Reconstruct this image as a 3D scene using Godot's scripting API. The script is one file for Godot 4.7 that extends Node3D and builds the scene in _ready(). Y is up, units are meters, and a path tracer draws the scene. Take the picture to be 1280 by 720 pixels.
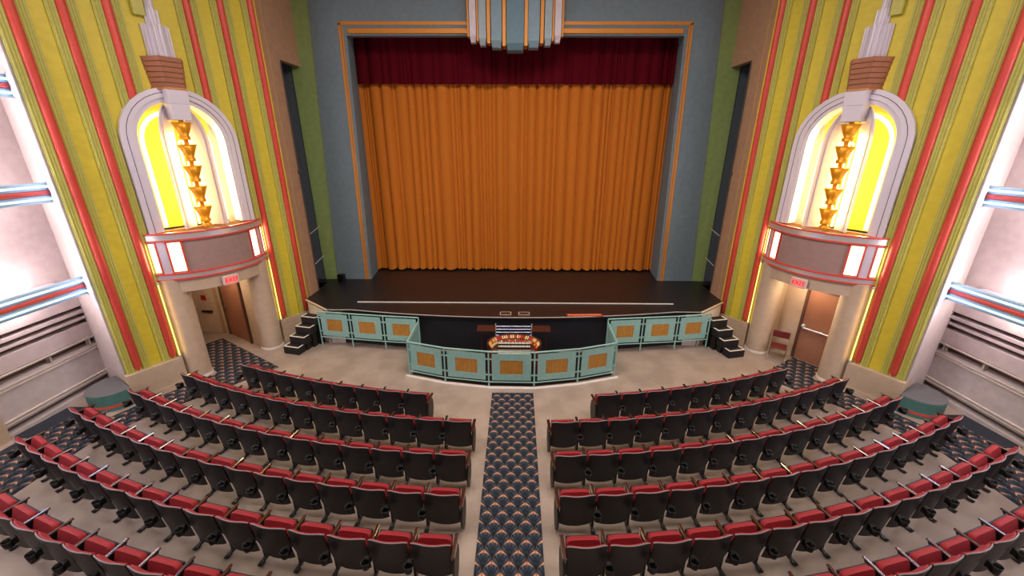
extends Node3D

# Layout frame: X to the right, Y up, D the distance from the balcony front towards the stage (world z = -D).
# Each angled wall beside the stage has its own frame: s along the wall from the stage outwards, o out into the hall.
const FOCAL := 500.0
const A0 := Vector2(7.03, 12.42)
const TT := Vector2(0.51099, -0.85959)
const NN := Vector2(-0.85959, -0.51099)
const SC := 2.27          # middle of the light tower along the wall
const DC := 2.235         # middle of the curved canopy
const DR := 1.834         # radius of the canopy front
const DO := -1.214        # its centre, behind the wall face
const TOP := 11.2
const STAGE := 0.95
const LOW := -0.25        # floor level in front of the stage

var M := {}
var used := {}


# ---------------------------------------------------------------- mesh building
class MB:
	var p := PackedVector3Array()
	var t := PackedVector2Array()
	var g := PackedInt32Array()

	func tri(a: Vector3, b: Vector3, c: Vector3, grp := -1, ua := Vector2.ZERO, ub := Vector2.ZERO, uc := Vector2.ZERO) -> void:
		p.append(a); p.append(b); p.append(c)
		t.append(ua); t.append(ub); t.append(uc)
		g.append(grp)

	func quad(a: Vector3, b: Vector3, c: Vector3, d: Vector3, grp := -1) -> void:
		tri(a, b, c, grp)
		tri(a, c, d, grp)

	func quad_uv(a: Vector3, b: Vector3, c: Vector3, d: Vector3, ua: Vector2, ub: Vector2, uc: Vector2, ud: Vector2, grp := -1) -> void:
		tri(a, b, c, grp, ua, ub, uc)
		tri(a, c, d, grp, ua, uc, ud)

	# eight corners: bottom ring then top ring
	func hexa(r0: Array, r1: Array, grp := -1) -> void:
		quad(r0[3], r0[2], r0[1], r0[0], grp)
		quad(r1[0], r1[1], r1[2], r1[3], grp)
		for i in 4:
			var j := (i + 1) % 4
			quad(r0[i], r0[j], r1[j], r1[i], grp)

	# a box with bevelled edges, at c, half sizes h, turned by b
	func box(c: Vector3, h: Vector3, b := Basis.IDENTITY, bev := 0.0) -> void:
		if bev <= 0.0:
			var r0 := []
			var r1 := []
			for q in [[-1, -1], [1, -1], [1, 1], [-1, 1]]:
				r0.append(c + b * Vector3(q[0] * h.x, -h.y, q[1] * h.z))
				r1.append(c + b * Vector3(q[0] * h.x, h.y, q[1] * h.z))
			hexa(r0, r1)
			return
		var rings := []
		for q in [[-1, 1], [-1, 0], [1, 0], [1, 1]]:
			var y: float = q[0] * (h.y - (0.0 if q[1] == 1 else bev))
			var ins: float = bev if q[1] == 1 else 0.0
			var ring := PackedVector3Array()
			for k in [[-1, -1], [1, -1], [1, 1], [-1, 1]]:
				var ex: float = h.x - ins
				var ez: float = h.z - ins
				var cut := bev
				if k[0] * k[1] > 0:
					ring.append(c + b * Vector3(k[0] * ex, y, k[1] * (ez - cut)))
					ring.append(c + b * Vector3(k[0] * (ex - cut), y, k[1] * ez))
				else:
					ring.append(c + b * Vector3(k[0] * (ex - cut), y, k[1] * ez))
					ring.append(c + b * Vector3(k[0] * ex, y, k[1] * (ez - cut)))
			rings.append(ring)
		loft(rings, true, true)

	func loft(rings: Array, closed := true, caps := true, grp := -1) -> void:
		for i in rings.size() - 1:
			var a: PackedVector3Array = rings[i]
			var b: PackedVector3Array = rings[i + 1]
			var n := a.size()
			for j in (n if closed else n - 1):
				var k := (j + 1) % n
				quad(a[j], a[k], b[k], b[j], grp)
		if caps:
			fan(rings[0], true)
			fan(rings[rings.size() - 1], false)

	func fan(r: PackedVector3Array, back: bool) -> void:
		var c := Vector3.ZERO
		for q in r:
			c += q
		c /= r.size()
		for j in r.size():
			var k := (j + 1) % r.size()
			if back:
				tri(c, r[k], r[j])
			else:
				tri(c, r[j], r[k])

	# polygon (may be concave) extruded by v
	func prism(ring: PackedVector3Array, v: Vector3, side_grp := -1) -> void:
		var n := Vector3.ZERO
		for i in ring.size():
			n += ring[i].cross(ring[(i + 1) % ring.size()])
		n = n.normalized()
		var u := (ring[1] - ring[0]).normalized()
		var w := n.cross(u)
		var flat := PackedVector2Array()
		for q in ring:
			flat.append(Vector2((q - ring[0]).dot(u), (q - ring[0]).dot(w)))
		var ix := Geometry2D.triangulate_polygon(flat)
		var up := v.dot(n) > 0.0
		for i in range(0, ix.size(), 3):
			var a := ring[ix[i]]
			var b := ring[ix[i + 1]]
			var c := ring[ix[i + 2]]
			var ccw: bool = (b - a).cross(c - a).dot(n) > 0.0
			if ccw == up:
				tri(a, b, c)
				tri(a + v, c + v, b + v)
			else:
				tri(a, c, b)
				tri(a + v, b + v, c + v)
		for i in ring.size():
			var j := (i + 1) % ring.size()
			if up:
				quad(ring[i], ring[i] + v, ring[j] + v, ring[j], side_grp)
			else:
				quad(ring[i], ring[j], ring[j] + v, ring[i] + v, side_grp)

	func tube(path: PackedVector3Array, r: float, n := 8, caps := true, rz := -1.0, close := false) -> void:
		var rings := []
		var m := path.size()
		var side := Vector3.ZERO
		for i in m:
			var d: Vector3
			if close:
				d = path[(i + 1) % m] - path[(i + m - 1) % m]
			else:
				d = path[mini(i + 1, m - 1)] - path[maxi(i - 1, 0)]
			d = d.normalized()
			if side == Vector3.ZERO:
				side = d.cross(Vector3.UP if absf(d.y) < 0.9 else Vector3.RIGHT).normalized()
			else:
				side = (side - d * side.dot(d)).normalized()
			var up := side.cross(d)
			var ring := PackedVector3Array()
			for k in n:
				var a := TAU * k / n
				ring.append(path[i] + side * cos(a) * r + up * sin(a) * (r if rz < 0.0 else rz))
			rings.append(ring)
		if close:
			rings.append(rings[0])
		loft(rings, true, caps and not close, 1)

	func lathe(c: Vector3, prof: Array, n := 24, grp := 1) -> void:
		var rings := []
		for q in prof:
			var ring := PackedVector3Array()
			for k in n:
				var a := TAU * k / n
				ring.append(c + Vector3(cos(a) * q[0], q[1], sin(a) * q[0]))
			rings.append(ring)
		loft(rings, true, true, grp)

	func commit() -> ArrayMesh:
		var c := Vector3.ZERO
		for q in p:
			c += q
		c /= maxf(1.0, p.size())
		var vol := 0.0
		for i in range(0, p.size(), 3):
			vol += (p[i] - c).dot((p[i + 2] - c).cross(p[i + 1] - c))
		var st := SurfaceTool.new()
		st.begin(Mesh.PRIMITIVE_TRIANGLES)
		for i in range(0, p.size(), 3):
			st.set_smooth_group(g[i / 3])
			for k in ([0, 1, 2] if vol >= 0.0 else [0, 2, 1]):
				st.set_uv(t[i + k])
				st.add_vertex(p[i + k])
		st.generate_normals()
		return st.commit()


func numbered(called: String) -> String:
	if not used.has(called):
		used[called] = 0
		return called
	used[called] += 1
	return "%s_%03d" % [called, used[called]]


func obj(called: String, mb: MB, m: Material, parent: Node = self) -> MeshInstance3D:
	return inst(called, mb.commit(), m, parent)


func inst(called: String, mesh: Mesh, m: Material, parent: Node = self) -> MeshInstance3D:
	var o := MeshInstance3D.new()
	o.name = numbered(called) if parent == self else called
	o.mesh = mesh
	o.material_override = m
	o.cast_shadow = GeometryInstance3D.SHADOW_CASTING_SETTING_ON
	parent.add_child(o, true)
	return o


func tag(o: Node, label: String, category := "", group := "") -> Node:
	o.set_meta("label", label)
	if category:
		o.set_meta("category", category)
	if group:
		o.set_meta("group", group)
	return o


func thing(called: String, label: String, category: String, at := Vector3.ZERO, turn := 0.0, group := "") -> Node3D:
	var o := Node3D.new()
	o.name = numbered(called)
	add_child(o)
	o.position = at
	o.rotation.y = turn
	tag(o, label, category, group)
	return o


func structure(called: String, label := "") -> Node3D:
	var o := Node3D.new()
	o.name = called
	used[called] = 0
	add_child(o)
	o.set_meta("kind", "structure")
	if label:
		o.set_meta("label", label)
	return o


func V(x: float, y: float, d: float) -> Vector3:
	return Vector3(x, y, -d)


# a point on the angled wall of side sg
func W(sg: float, s: float, o: float, y: float) -> Vector3:
	var q := A0 + TT * s + NN * o
	return Vector3(sg * q.x, y, -q.y)


# a box in the frame of the angled wall
func wbox(mb: MB, sg: float, s0: float, s1: float, o0: float, o1: float, y0: float, y1: float) -> void:
	mb.hexa([W(sg, s0, o0, y0), W(sg, s1, o0, y0), W(sg, s1, o1, y0), W(sg, s0, o1, y0)], [W(sg, s0, o0, y1), W(sg, s1, o0, y1), W(sg, s1, o1, y1), W(sg, s0, o1, y1)])


func fy(d: float) -> float:
	return -0.05 * (d - 4.0) if d < 9.0 else LOW


# a curved box that follows the canopy front, angles in degrees, radii measured from the canopy centre
func arcbox(mb: MB, sg: float, r0: float, r1: float, y0: float, y1: float, a0: float, a1: float, n: int) -> void:
	var rings := []
	for i in n + 1:
		var a := deg_to_rad(lerpf(a0, a1, float(i) / n))
		var ring := PackedVector3Array()
		for q in [[r0, y0], [r1, y0], [r1, y1], [r0, y1]]:
			ring.append(W(sg, DC + sin(a) * q[0], DO + cos(a) * q[0], q[1]))
		rings.append(ring)
	for i in n:
		for j in 4:
			var k := (j + 1) % 4
			mb.quad(rings[i][j], rings[i][k], rings[i + 1][k], rings[i + 1][j], 10 + j)
	mb.quad(rings[0][0], rings[0][3], rings[0][2], rings[0][1])
	mb.quad(rings[n][0], rings[n][1], rings[n][2], rings[n][3])


func half_round(mb: MB, sg: float, s: float, r: float, o: float, y0: float, y1: float, n := 8, tip := 0.0) -> void:
	var rings := []
	var levels := [[y0, 1.0], [y1, 1.0]]
	if tip > 0.0:
		levels = [[y0, 0.15], [y0 + tip, 1.0], [y1, 1.0]]
	for lv in levels:
		var ring := PackedVector3Array()
		for k in n + 1:
			var a := PI * k / n
			ring.append(W(sg, s + cos(a) * r * lv[1], o + sin(a) * r * 1.1 * lv[1], lv[0]))
		rings.append(ring)
	mb.loft(rings, true, true, 1)


# ---------------------------------------------------------------- materials
func noise_tex(freq: float, lo: Color, hi: Color, seed_: int, size := 512, fract := 4) -> NoiseTexture2D:
	var n := FastNoiseLite.new()
	n.seed = seed_
	n.frequency = freq
	n.fractal_octaves = fract
	var ramp := Gradient.new()
	ramp.set_color(0, lo)
	ramp.set_color(1, hi)
	ramp.set_offset(0, 0.25)
	ramp.set_offset(1, 0.75)
	var tx := NoiseTexture2D.new()
	tx.width = size
	tx.height = size
	tx.seamless = true
	tx.noise = n
	tx.color_ramp = ramp
	return tx


func mat(called: String, c: Color, rough := 0.7, metal := 0.0, spec := 0.5) -> StandardMaterial3D:
	var m := StandardMaterial3D.new()
	m.resource_name = called
	m.albedo_color = c
	m.roughness = rough
	m.metallic = metal
	m.metallic_specular = spec
	M[called] = m
	return m


func grain(m: StandardMaterial3D, tx: Texture2D, sc: float, bump := 0.0, btx: Texture2D = null) -> StandardMaterial3D:
	m.albedo_texture = tx
	m.uv1_triplanar = true
	m.uv1_world_triplanar = true
	m.uv1_scale = Vector3.ONE * sc
	if bump > 0.0:
		m.heightmap_enabled = true
		m.heightmap_texture = btx if btx else tx
		m.heightmap_scale = bump
	return m


func glow(called: String, c: Color, e: float) -> StandardMaterial3D:
	var m := mat(called, Color(0.9, 0.9, 0.88), 0.5)
	m.emission_enabled = true
	m.emission = c
	m.emission_energy_multiplier = e
	return m


# fan-and-wing carpet print: overlapping fans in staggered rows, a pair of wings at the head of each
func carpet_image() -> ImageTexture:
	var w := 160
	var h := 222
	var step := 0.69
	var im := Image.create(w, h, false, Image.FORMAT_RGB8)
	var rng := RandomNumberGenerator.new()
	rng.seed = 77
	for y in h:
		for x in w:
			var u := float(x) / w
			var v := float(y) / h * step * 2.0
			var c := Color(0.08, 0.10, 0.12)
			var found := false
			for j in range(4, -2, -1):
				for i in range(-1, 3):
					if found:
						continue
					var cx := i + (0.5 if posmod(j, 2) == 1 else 0.0)
					var ex := (u - cx) / 0.5
					var ey := (v - j * step) / 0.98
					var rr := sqrt(ex * ex + ey * ey)
					if rr > 1.0 or ey > 0.0:
						continue
					found = true
					var ang := atan2(ex, -ey)
					var spokes := absf(sin(ang * 7.0))
					c = Color(0.085, 0.105, 0.14).lerp(Color(0.20, 0.235, 0.265), spokes * (0.35 + 0.65 * absf(sin(rr * 11.0))))
					if rr < 0.5:
						c = c.darkened(0.25)
					if rr > 0.95:
						c = Color(0.24, 0.175, 0.14)
					var ax := absf(ex)
					var mid := -0.84 + 0.52 * pow(ax, 1.7)
					var thick := 0.10 * (1.0 - ax / 0.72)
					if ax < 0.72 and absf(ey - mid) < thick:
						c = Color(0.51, 0.39, 0.315)
					if ax < 0.05 and ey < -0.55:
						c = Color(0.34, 0.19, 0.14)
			var n := rng.randf_range(0.85, 1.15) * 1.45
			im.set_pixel(x, y, Color(c.r * n, c.g * n, c.b * n))
	return ImageTexture.create_from_image(im)


func wood_image(dark: Color, light: Color, sd: int) -> ImageTexture:
	var n := FastNoiseLite.new()
	n.seed = sd
	n.frequency = 0.02
	n.fractal_octaves = 3
	var im := Image.create(128, 256, false, Image.FORMAT_RGB8)
	for y in 256:
		for x in 128:
			var v := n.get_noise_2d(x * 4.0, y * 0.35)
			var r := 0.5 + 0.5 * sin((x * 0.16 + v * 9.0))
			im.set_pixel(x, y, dark.lerp(light, clampf(0.3 + 0.4 * r + 0.4 * v, 0.0, 1.0)))
	return ImageTexture.create_from_image(im)


func make_materials() -> void:
	var fine := noise_tex(0.02, Color(0.955, 0.955, 0.955), Color(1, 1, 1), 3)
	var blotch := noise_tex(0.010, Color(0.905, 0.90, 0.895), Color(1, 1, 1), 5, 512, 5)
	var speck := noise_tex(0.25, Color(0.72, 0.72, 0.72), Color(1, 1, 1), 9)
	grain(mat("concrete", Color(0.64, 0.58, 0.535), 0.55), blotch, 0.22)
	grain(mat("yellow", Color(0.85, 0.785, 0.23), 0.5), fine, 0.5)
	grain(mat("reed", Color(0.755, 0.75, 0.38), 0.5), fine, 0.8)
	grain(mat("red_paint", Color(0.86, 0.32, 0.28), 0.4), fine, 0.8)
	grain(mat("tan", Color(0.70, 0.56, 0.45), 0.75), fine, 0.4)
	grain(mat("beige", Color(0.765, 0.685, 0.605), 0.7), fine, 0.4)
	grain(mat("cream", Color(0.86, 0.82, 0.80), 0.6), fine, 0.4)
	grain(mat("lilac", Color(0.78, 0.74, 0.75), 0.6), fine, 0.4)
	grain(mat("panel_white", Color(0.75, 0.70, 0.71), 0.6), fine, 0.35)
	mat("silver", Color(0.84, 0.82, 0.88), 0.35, 0.15)
	mat("groove", Color(0.25, 0.24, 0.27), 0.6)
	mat("chrome", Color(0.86, 0.86, 0.89), 0.3, 0.6)
	mat("steel", Color(0.62, 0.63, 0.66), 0.3, 0.8)
	mat("gold", Color(0.90, 0.62, 0.10), 0.35, 0.35)
	mat("gold_paint", Color(0.80, 0.52, 0.18), 0.45, 0.15)
	grain(mat("mauve", Color(0.64, 0.53, 0.52), 0.6), fine, 0.5)
	grain(mat("copper_wood", Color(0.66, 0.43, 0.31), 0.45), fine, 0.9)
	grain(mat("slate_blue", Color(0.44, 0.515, 0.56), 0.75), fine, 0.4)
	grain(mat("slate_dark", Color(0.34, 0.38, 0.42), 0.8), fine, 0.4)
	grain(mat("leaf_green", Color(0.52, 0.61, 0.37), 0.75), fine, 0.4)
	grain(mat("pale_blue", Color(0.60, 0.67, 0.72), 0.6), fine, 0.5)
	grain(mat("mid_blue", Color(0.47, 0.58, 0.65), 0.6), fine, 0.5)
	grain(mat("deep_blue", Color(0.36, 0.49, 0.56), 0.6), fine, 0.5)
	grain(mat("pearl", Color(0.80, 0.77, 0.82), 0.5), fine, 0.5)
	var cl := grain(mat("curtain_gold", Color(0.88, 0.50, 0.055), 0.8), speck, 0.7)
	cl.rim_enabled = true
	cl.rim = 0.3
	var cb := grain(mat("curtain_wine", Color(0.39, 0.035, 0.105), 0.85), speck, 0.7)
	cb.metallic_specular = 0.2
	grain(mat("stage_black", Color(0.125, 0.105, 0.11), 0.42), blotch, 0.35)
	grain(mat("fascia_navy", Color(0.085, 0.08, 0.125), 0.7), fine, 0.5)
	grain(mat("pit_black", Color(0.05, 0.05, 0.06), 0.6), fine, 0.5)
	mat("white_line", Color(0.85, 0.84, 0.82), 0.6)
	mat("step_black", Color(0.075, 0.07, 0.075), 0.6)
	mat("edge_grey", Color(0.66, 0.63, 0.60), 0.5)
	grain(mat("teal_paint", Color(0.56, 0.735, 0.715), 0.45), fine, 0.8)
	grain(mat("teal_box", Color(0.31, 0.50, 0.49), 0.6), fine, 0.8)
	mat("grey_top", Color(0.38, 0.38, 0.40), 0.7)
	var am := mat("amber_board", Color.WHITE, 0.55)
	am.albedo_texture = wood_image(Color(0.60, 0.41, 0.15), Color(0.76, 0.56, 0.25), 4)
	am.uv1_triplanar = true
	am.uv1_scale = Vector3.ONE * 1.3
	var bd := mat("door_brown", Color(0.95, 0.95, 0.95), 0.5)
	bd.albedo_texture = wood_image(Color(0.60, 0.41, 0.32), Color(0.65, 0.455, 0.36), 8)
	bd.uv1_triplanar = true
	bd.uv1_world_triplanar = true
	bd.uv1_scale = Vector3.ONE * 0.5
	mat("door_frame", Color(0.34, 0.22, 0.17), 0.5)
	var shell := grain(mat("seat_shell", Color(0.11, 0.113, 0.145), 0.5), speck, 3.0)
	shell.metallic_specular = 0.45
	var rc := grain(mat("seat_red", Color(0.62, 0.055, 0.115), 0.75), speck, 4.0)
	rc.rim_enabled = true
	rc.rim = 0.35
	rc.rim_tint = 0.6
	mat("piping", Color(0.50, 0.46, 0.48), 0.45)
	mat("seat_metal", Color(0.05, 0.05, 0.055), 0.45)
	mat("seat_foot", Color(0.16, 0.16, 0.17), 0.4, 0.4)
	mat("cup_black", Color(0.025, 0.025, 0.03), 0.5)
	var aw := mat("arm_wood", Color(0.25, 0.12, 0.08), 0.14)
	aw.clearcoat_enabled = true
	aw.clearcoat = 0.8
	aw.clearcoat_roughness = 0.15
	var cp := mat("carpet", Color(1, 1, 1), 0.95, 0.0, 0.2)
	cp.albedo_texture = carpet_image()
	mat("carpet_edge", Color(0.12, 0.15, 0.20), 0.95)
	mat("maroon", Color(0.36, 0.06, 0.08), 0.6)
	mat("chair_tube", Color(0.62, 0.56, 0.47), 0.4, 0.4)
	mat("ivory", Color(0.88, 0.86, 0.80), 0.35)
	mat("ebony", Color(0.03, 0.03, 0.03), 0.35)
	mat("console_red", Color(0.42, 0.07, 0.05), 0.35)
	mat("tab_red", Color(0.75, 0.12, 0.08), 0.4)
	mat("tab_cream", Color(0.90, 0.80, 0.55), 0.4)
	mat("tab_amber", Color(0.85, 0.55, 0.15), 0.4)
	mat("plank", Color(0.28, 0.13, 0.08), 0.35)
	mat("slot_brown", Color(0.40, 0.27, 0.21), 0.8)
	mat("hall_wall", Color(0.62, 0.54, 0.48), 0.8)
	mat("hall_ceiling", Color(0.62, 0.57, 0.52), 0.9)
	mat("sign_white", Color(0.85, 0.80, 0.78), 0.5)
	mat("sign_small", Color(0.62, 0.10, 0.08), 0.5)
	mat("lid_glass", Color(0.55, 0.58, 0.66), 0.12, 0.85)
	mat("red_strip", Color(0.70, 0.16, 0.13), 0.6)
	mat("copper_plate", Color(0.36, 0.24, 0.18), 0.4, 0.5)
	mat("cable", Color(0.30, 0.28, 0.27), 0.6)
	glow("lamp_white", Color(1.0, 0.93, 0.72), 5.0)
	glow("lamp_window", Color(1.0, 0.90, 0.70), 3.2)
	glow("lamp_yellow", Color(1.0, 0.84, 0.38), 2.0)
	glow("lamp_cool", Color(0.62, 0.86, 1.0), 1.5)
	mat("ice_blue", Color(0.66, 0.78, 0.86), 0.3, 0.25)
	glow("lamp_warm", Color(1.0, 0.90, 0.74), 4.0)
	glow("exit_red", Color(1.0, 0.10, 0.13), 0.75)
	M.exit_red.albedo_color = Color(0.7, 0.04, 0.06)
	glow("exit_face", Color(1.0, 0.55, 0.55), 0.22)
	M.exit_face.albedo_color = Color(0.72, 0.60, 0.58)
	glow("house_panel", Color(1.0, 0.93, 0.84), 1.0)


# ---------------------------------------------------------------- lights
func omni(called: String, at: Vector3, c: Color, e: float, size := 0.05, parent: Node = self) -> OmniLight3D:
	var l := OmniLight3D.new()
	l.name = called
	l.light_color = c
	l.light_energy = e
	l.light_size = size
	l.omni_range = 40.0
	l.omni_attenuation = 2.0
	l.shadow_enabled = true
	parent.add_child(l, true)
	l.position = at
	return l


func area(called: String, at: Vector3, look: Vector3, size: Vector2, c: Color, e: float, parent: Node = self) -> AreaLight3D:
	var l := AreaLight3D.new()
	l.name = called
	l.light_color = c
	l.light_energy = e
	l.area_size = size
	l.area_range = 40.0
	l.area_attenuation = 2.0
	l.shadow_enabled = true
	parent.add_child(l, true)
	var d := (look - at).normalized()
	l.transform = Transform3D(Basis.looking_at(d, Vector3.UP if absf(d.y) < 0.95 else Vector3.FORWARD), at)
	return l


func _ready() -> void:
	# camera
	var cam := Camera3D.new()
	cam.name = "Camera"
	cam.fov = rad_to_deg(2.0 * atan(360.0 / FOCAL))
	cam.near = 0.05
	cam.far = 200.0
	add_child(cam)
	cam.position = V(0.06955, 5.8, 0.0)
	cam.rotation = Vector3(-0.34461, 0.00964, 0.003025)
	cam.current = true
	# air: the hall is closed, so the sky only shows where nothing stands
	var env := Environment.new()
	env.background_mode = Environment.BG_COLOR
	env.background_color = Color(0.02, 0.02, 0.025)
	env.tonemap_mode = Environment.TONE_MAPPER_LINEAR
	env.tonemap_exposure = 1.0
	env.sdfgi_enabled = true
	env.ssao_enabled = true
	env.ssil_enabled = true
	var we := WorldEnvironment.new()
	we.name = "WorldEnvironment"
	we.environment = env
	add_child(we)
	make_materials()
	# house lights: flat panels in the ceiling over the seats and before the stage
	house_light(Vector2(-4.6, 3.2), Vector2(3.2, 2.4), 33.0)
	house_light(Vector2(4.6, 3.2), Vector2(3.2, 2.4), 33.0)
	house_light(Vector2(0.0, 7.6), Vector2(4.4, 2.4), 66.0)
	# large structure
	shell()
	stage()
	proscenium()
	for sg in [-1.0, 1.0]:
		pylon(sg)
		portal(sg)
		side_wall(sg)
	# objects
	for sg in [-1.0, 1.0]:
		canopy(sg)
		light_tower(sg)
		ledges(sg)
		stairs(sg)
		round_box(sg)
		cable(sg)
	curtains()
	pendant()
	railings()
	organ()
	carpets()
	seats()
	folding_chair()
	stage_bits()


func house_light(at: Vector2, size: Vector2, e: float) -> void:
	var t := thing("ceiling_light", "flat warm white ceiling panel light " + ("above the left seats" if at.x < -1 else ("above the right seats" if at.x > 1 else "before the stage")), "ceiling light", V(at.x, TOP, at.y))
	var mb := MB.new()
	mb.box(Vector3(0, -0.04, 0), Vector3(size.x / 2 + 0.06, 0.04, size.y / 2 + 0.06), Basis.IDENTITY, 0.02)
	obj("frame", mb, M.silver, t)
	mb = MB.new()
	mb.box(Vector3(0, -0.085, 0), Vector3(size.x / 2, 0.005, size.y / 2))
	obj("diffuser", mb, M.house_panel, t)
	area("glow", Vector3(0, -0.12, 0), Vector3(0, -1, 0), size, Color(1.0, 0.94, 0.89), e, t)


# ---------------------------------------------------------------- setting
func shell() -> void:
	var fl := structure("floor", "grey beige painted concrete floor falling gently towards the stage")
	var mb := MB.new()
	for d in [[-5.0, 4.0], [4.0, 9.0], [9.0, 16.0]]:
		var y0 := fy(d[0])
		var y1 := fy(d[1])
		mb.hexa([V(-12, y0 - 0.3, d[0]), V(12, y0 - 0.3, d[0]), V(12, y1 - 0.3, d[1]), V(-12, y1 - 0.3, d[1])], [V(-12, y0, d[0]), V(12, y0, d[0]), V(12, y1, d[1]), V(-12, y1, d[1])])
	obj("slab", mb, M.concrete, fl)
	var ce := structure("ceiling", "plain ceiling of the hall")
	mb = MB.new()
	mb.box(V(0, TOP + 0.15, 6.5), Vector3(12, 0.15, 12.0))
	obj("slab", mb, M.hall_ceiling, ce)
	var bw := structure("wall_back", "plain wall behind the balcony")
	mb = MB.new()
	mb.box(V(0, 5.4, -5.15), Vector3(12, 6.2, 0.15))
	obj("slab", mb, M.hall_wall, bw)
	var st := structure("wall_rear", "plain wall at the back of the stage")
	mb = MB.new()
	mb.box(V(0, 5.4, 18.2), Vector3(12, 6.2, 0.15))
	obj("slab", mb, M.hall_wall, st)


func stage() -> void:
	var t := structure("floor_stage", "black stage floor with curved front edge and dark skirting")
	var lip := [[-6.84, 12.25], [-5.82, 11.42]]
	for i in 25:
		var x := -5.0 + 10.0 * i / 24.0
		lip.append([x, 10.92 + 0.021 * x * x - 0.00012 * pow(absf(x), 3.0)])
	lip.append([5.82, 11.42])
	lip.append([6.84, 12.25])
	var ring := PackedVector3Array()
	for q in lip:
		ring.append(V(q[0], STAGE - 0.08, q[1]))
	for q in [[6.92, 12.7], [6.92, 14.0], [8.3, 14.2], [8.3, 17.9], [-8.3, 17.9], [-8.3, 14.2], [-6.92, 14.0], [-6.92, 12.7]]:
		ring.append(V(q[0], STAGE - 0.08, q[1]))
	var mb := MB.new()
	mb.prism(ring, Vector3(0, 0.08, 0))
	obj("boards", mb, M.stage_black, t)
	# skirting below the front edge, set back a little
	mb = MB.new()
	for i in range(1, lip.size() - 2):
		var a := Vector2(lip[i][0], lip[i][1] + 0.10)
		var b := Vector2(lip[i + 1][0], lip[i + 1][1] + 0.10)
		mb.hexa([V(a.x, LOW, a.y), V(b.x, LOW, b.y), V(b.x, LOW, b.y + 0.1), V(a.x, LOW, a.y + 0.1)], [V(a.x, STAGE - 0.08, a.y), V(b.x, STAGE - 0.08, b.y), V(b.x, STAGE - 0.08, b.y + 0.1), V(a.x, STAGE - 0.08, a.y + 0.1)])
	obj("skirting", mb, M.fascia_navy, t)
	# pale nosing along the edge
	mb = MB.new()
	var path := PackedVector3Array()
	for i in range(1, lip.size() - 1):
		path.append(V(lip[i][0], STAGE - 0.005, lip[i][1] - 0.012))
	mb.tube(path, 0.017, 6)
	obj("nosing", mb, M.edge_grey, t)
	for sg in [-1.0, 1.0]:
		mb = MB.new()
		mb.hexa([V(sg * 5.86, LOW, 11.47), V(sg * 6.86, LOW, 12.30), V(sg * 6.86, LOW, 12.42), V(sg * 5.86, LOW, 11.6)], [V(sg * 5.86, STAGE - 0.08, 11.47), V(sg * 6.86, STAGE - 0.08, 12.30), V(sg * 6.86, STAGE - 0.08, 12.42), V(sg * 5.86, STAGE - 0.08, 11.6)])
		mb.box(V(sg * 5.62, 0.31, 11.53), Vector3(0.22, 0.56, 0.02))
		obj("corner_panel", mb, M.cream, t)
		var e := PackedVector3Array([V(sg * 5.80, STAGE - 0.01, 11.40), V(sg * 6.85, STAGE - 0.01, 12.24)])
		mb = MB.new()
		mb.tube(e, 0.035, 6)
		obj("corner_edge", mb, M.beige, t)


# half width of the stage opening and its trims narrows a little with height
func taper(x0: float, x1: float, y: float) -> float:
	return lerpf(x0, x1, (y - 0.95) / 8.35)


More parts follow.
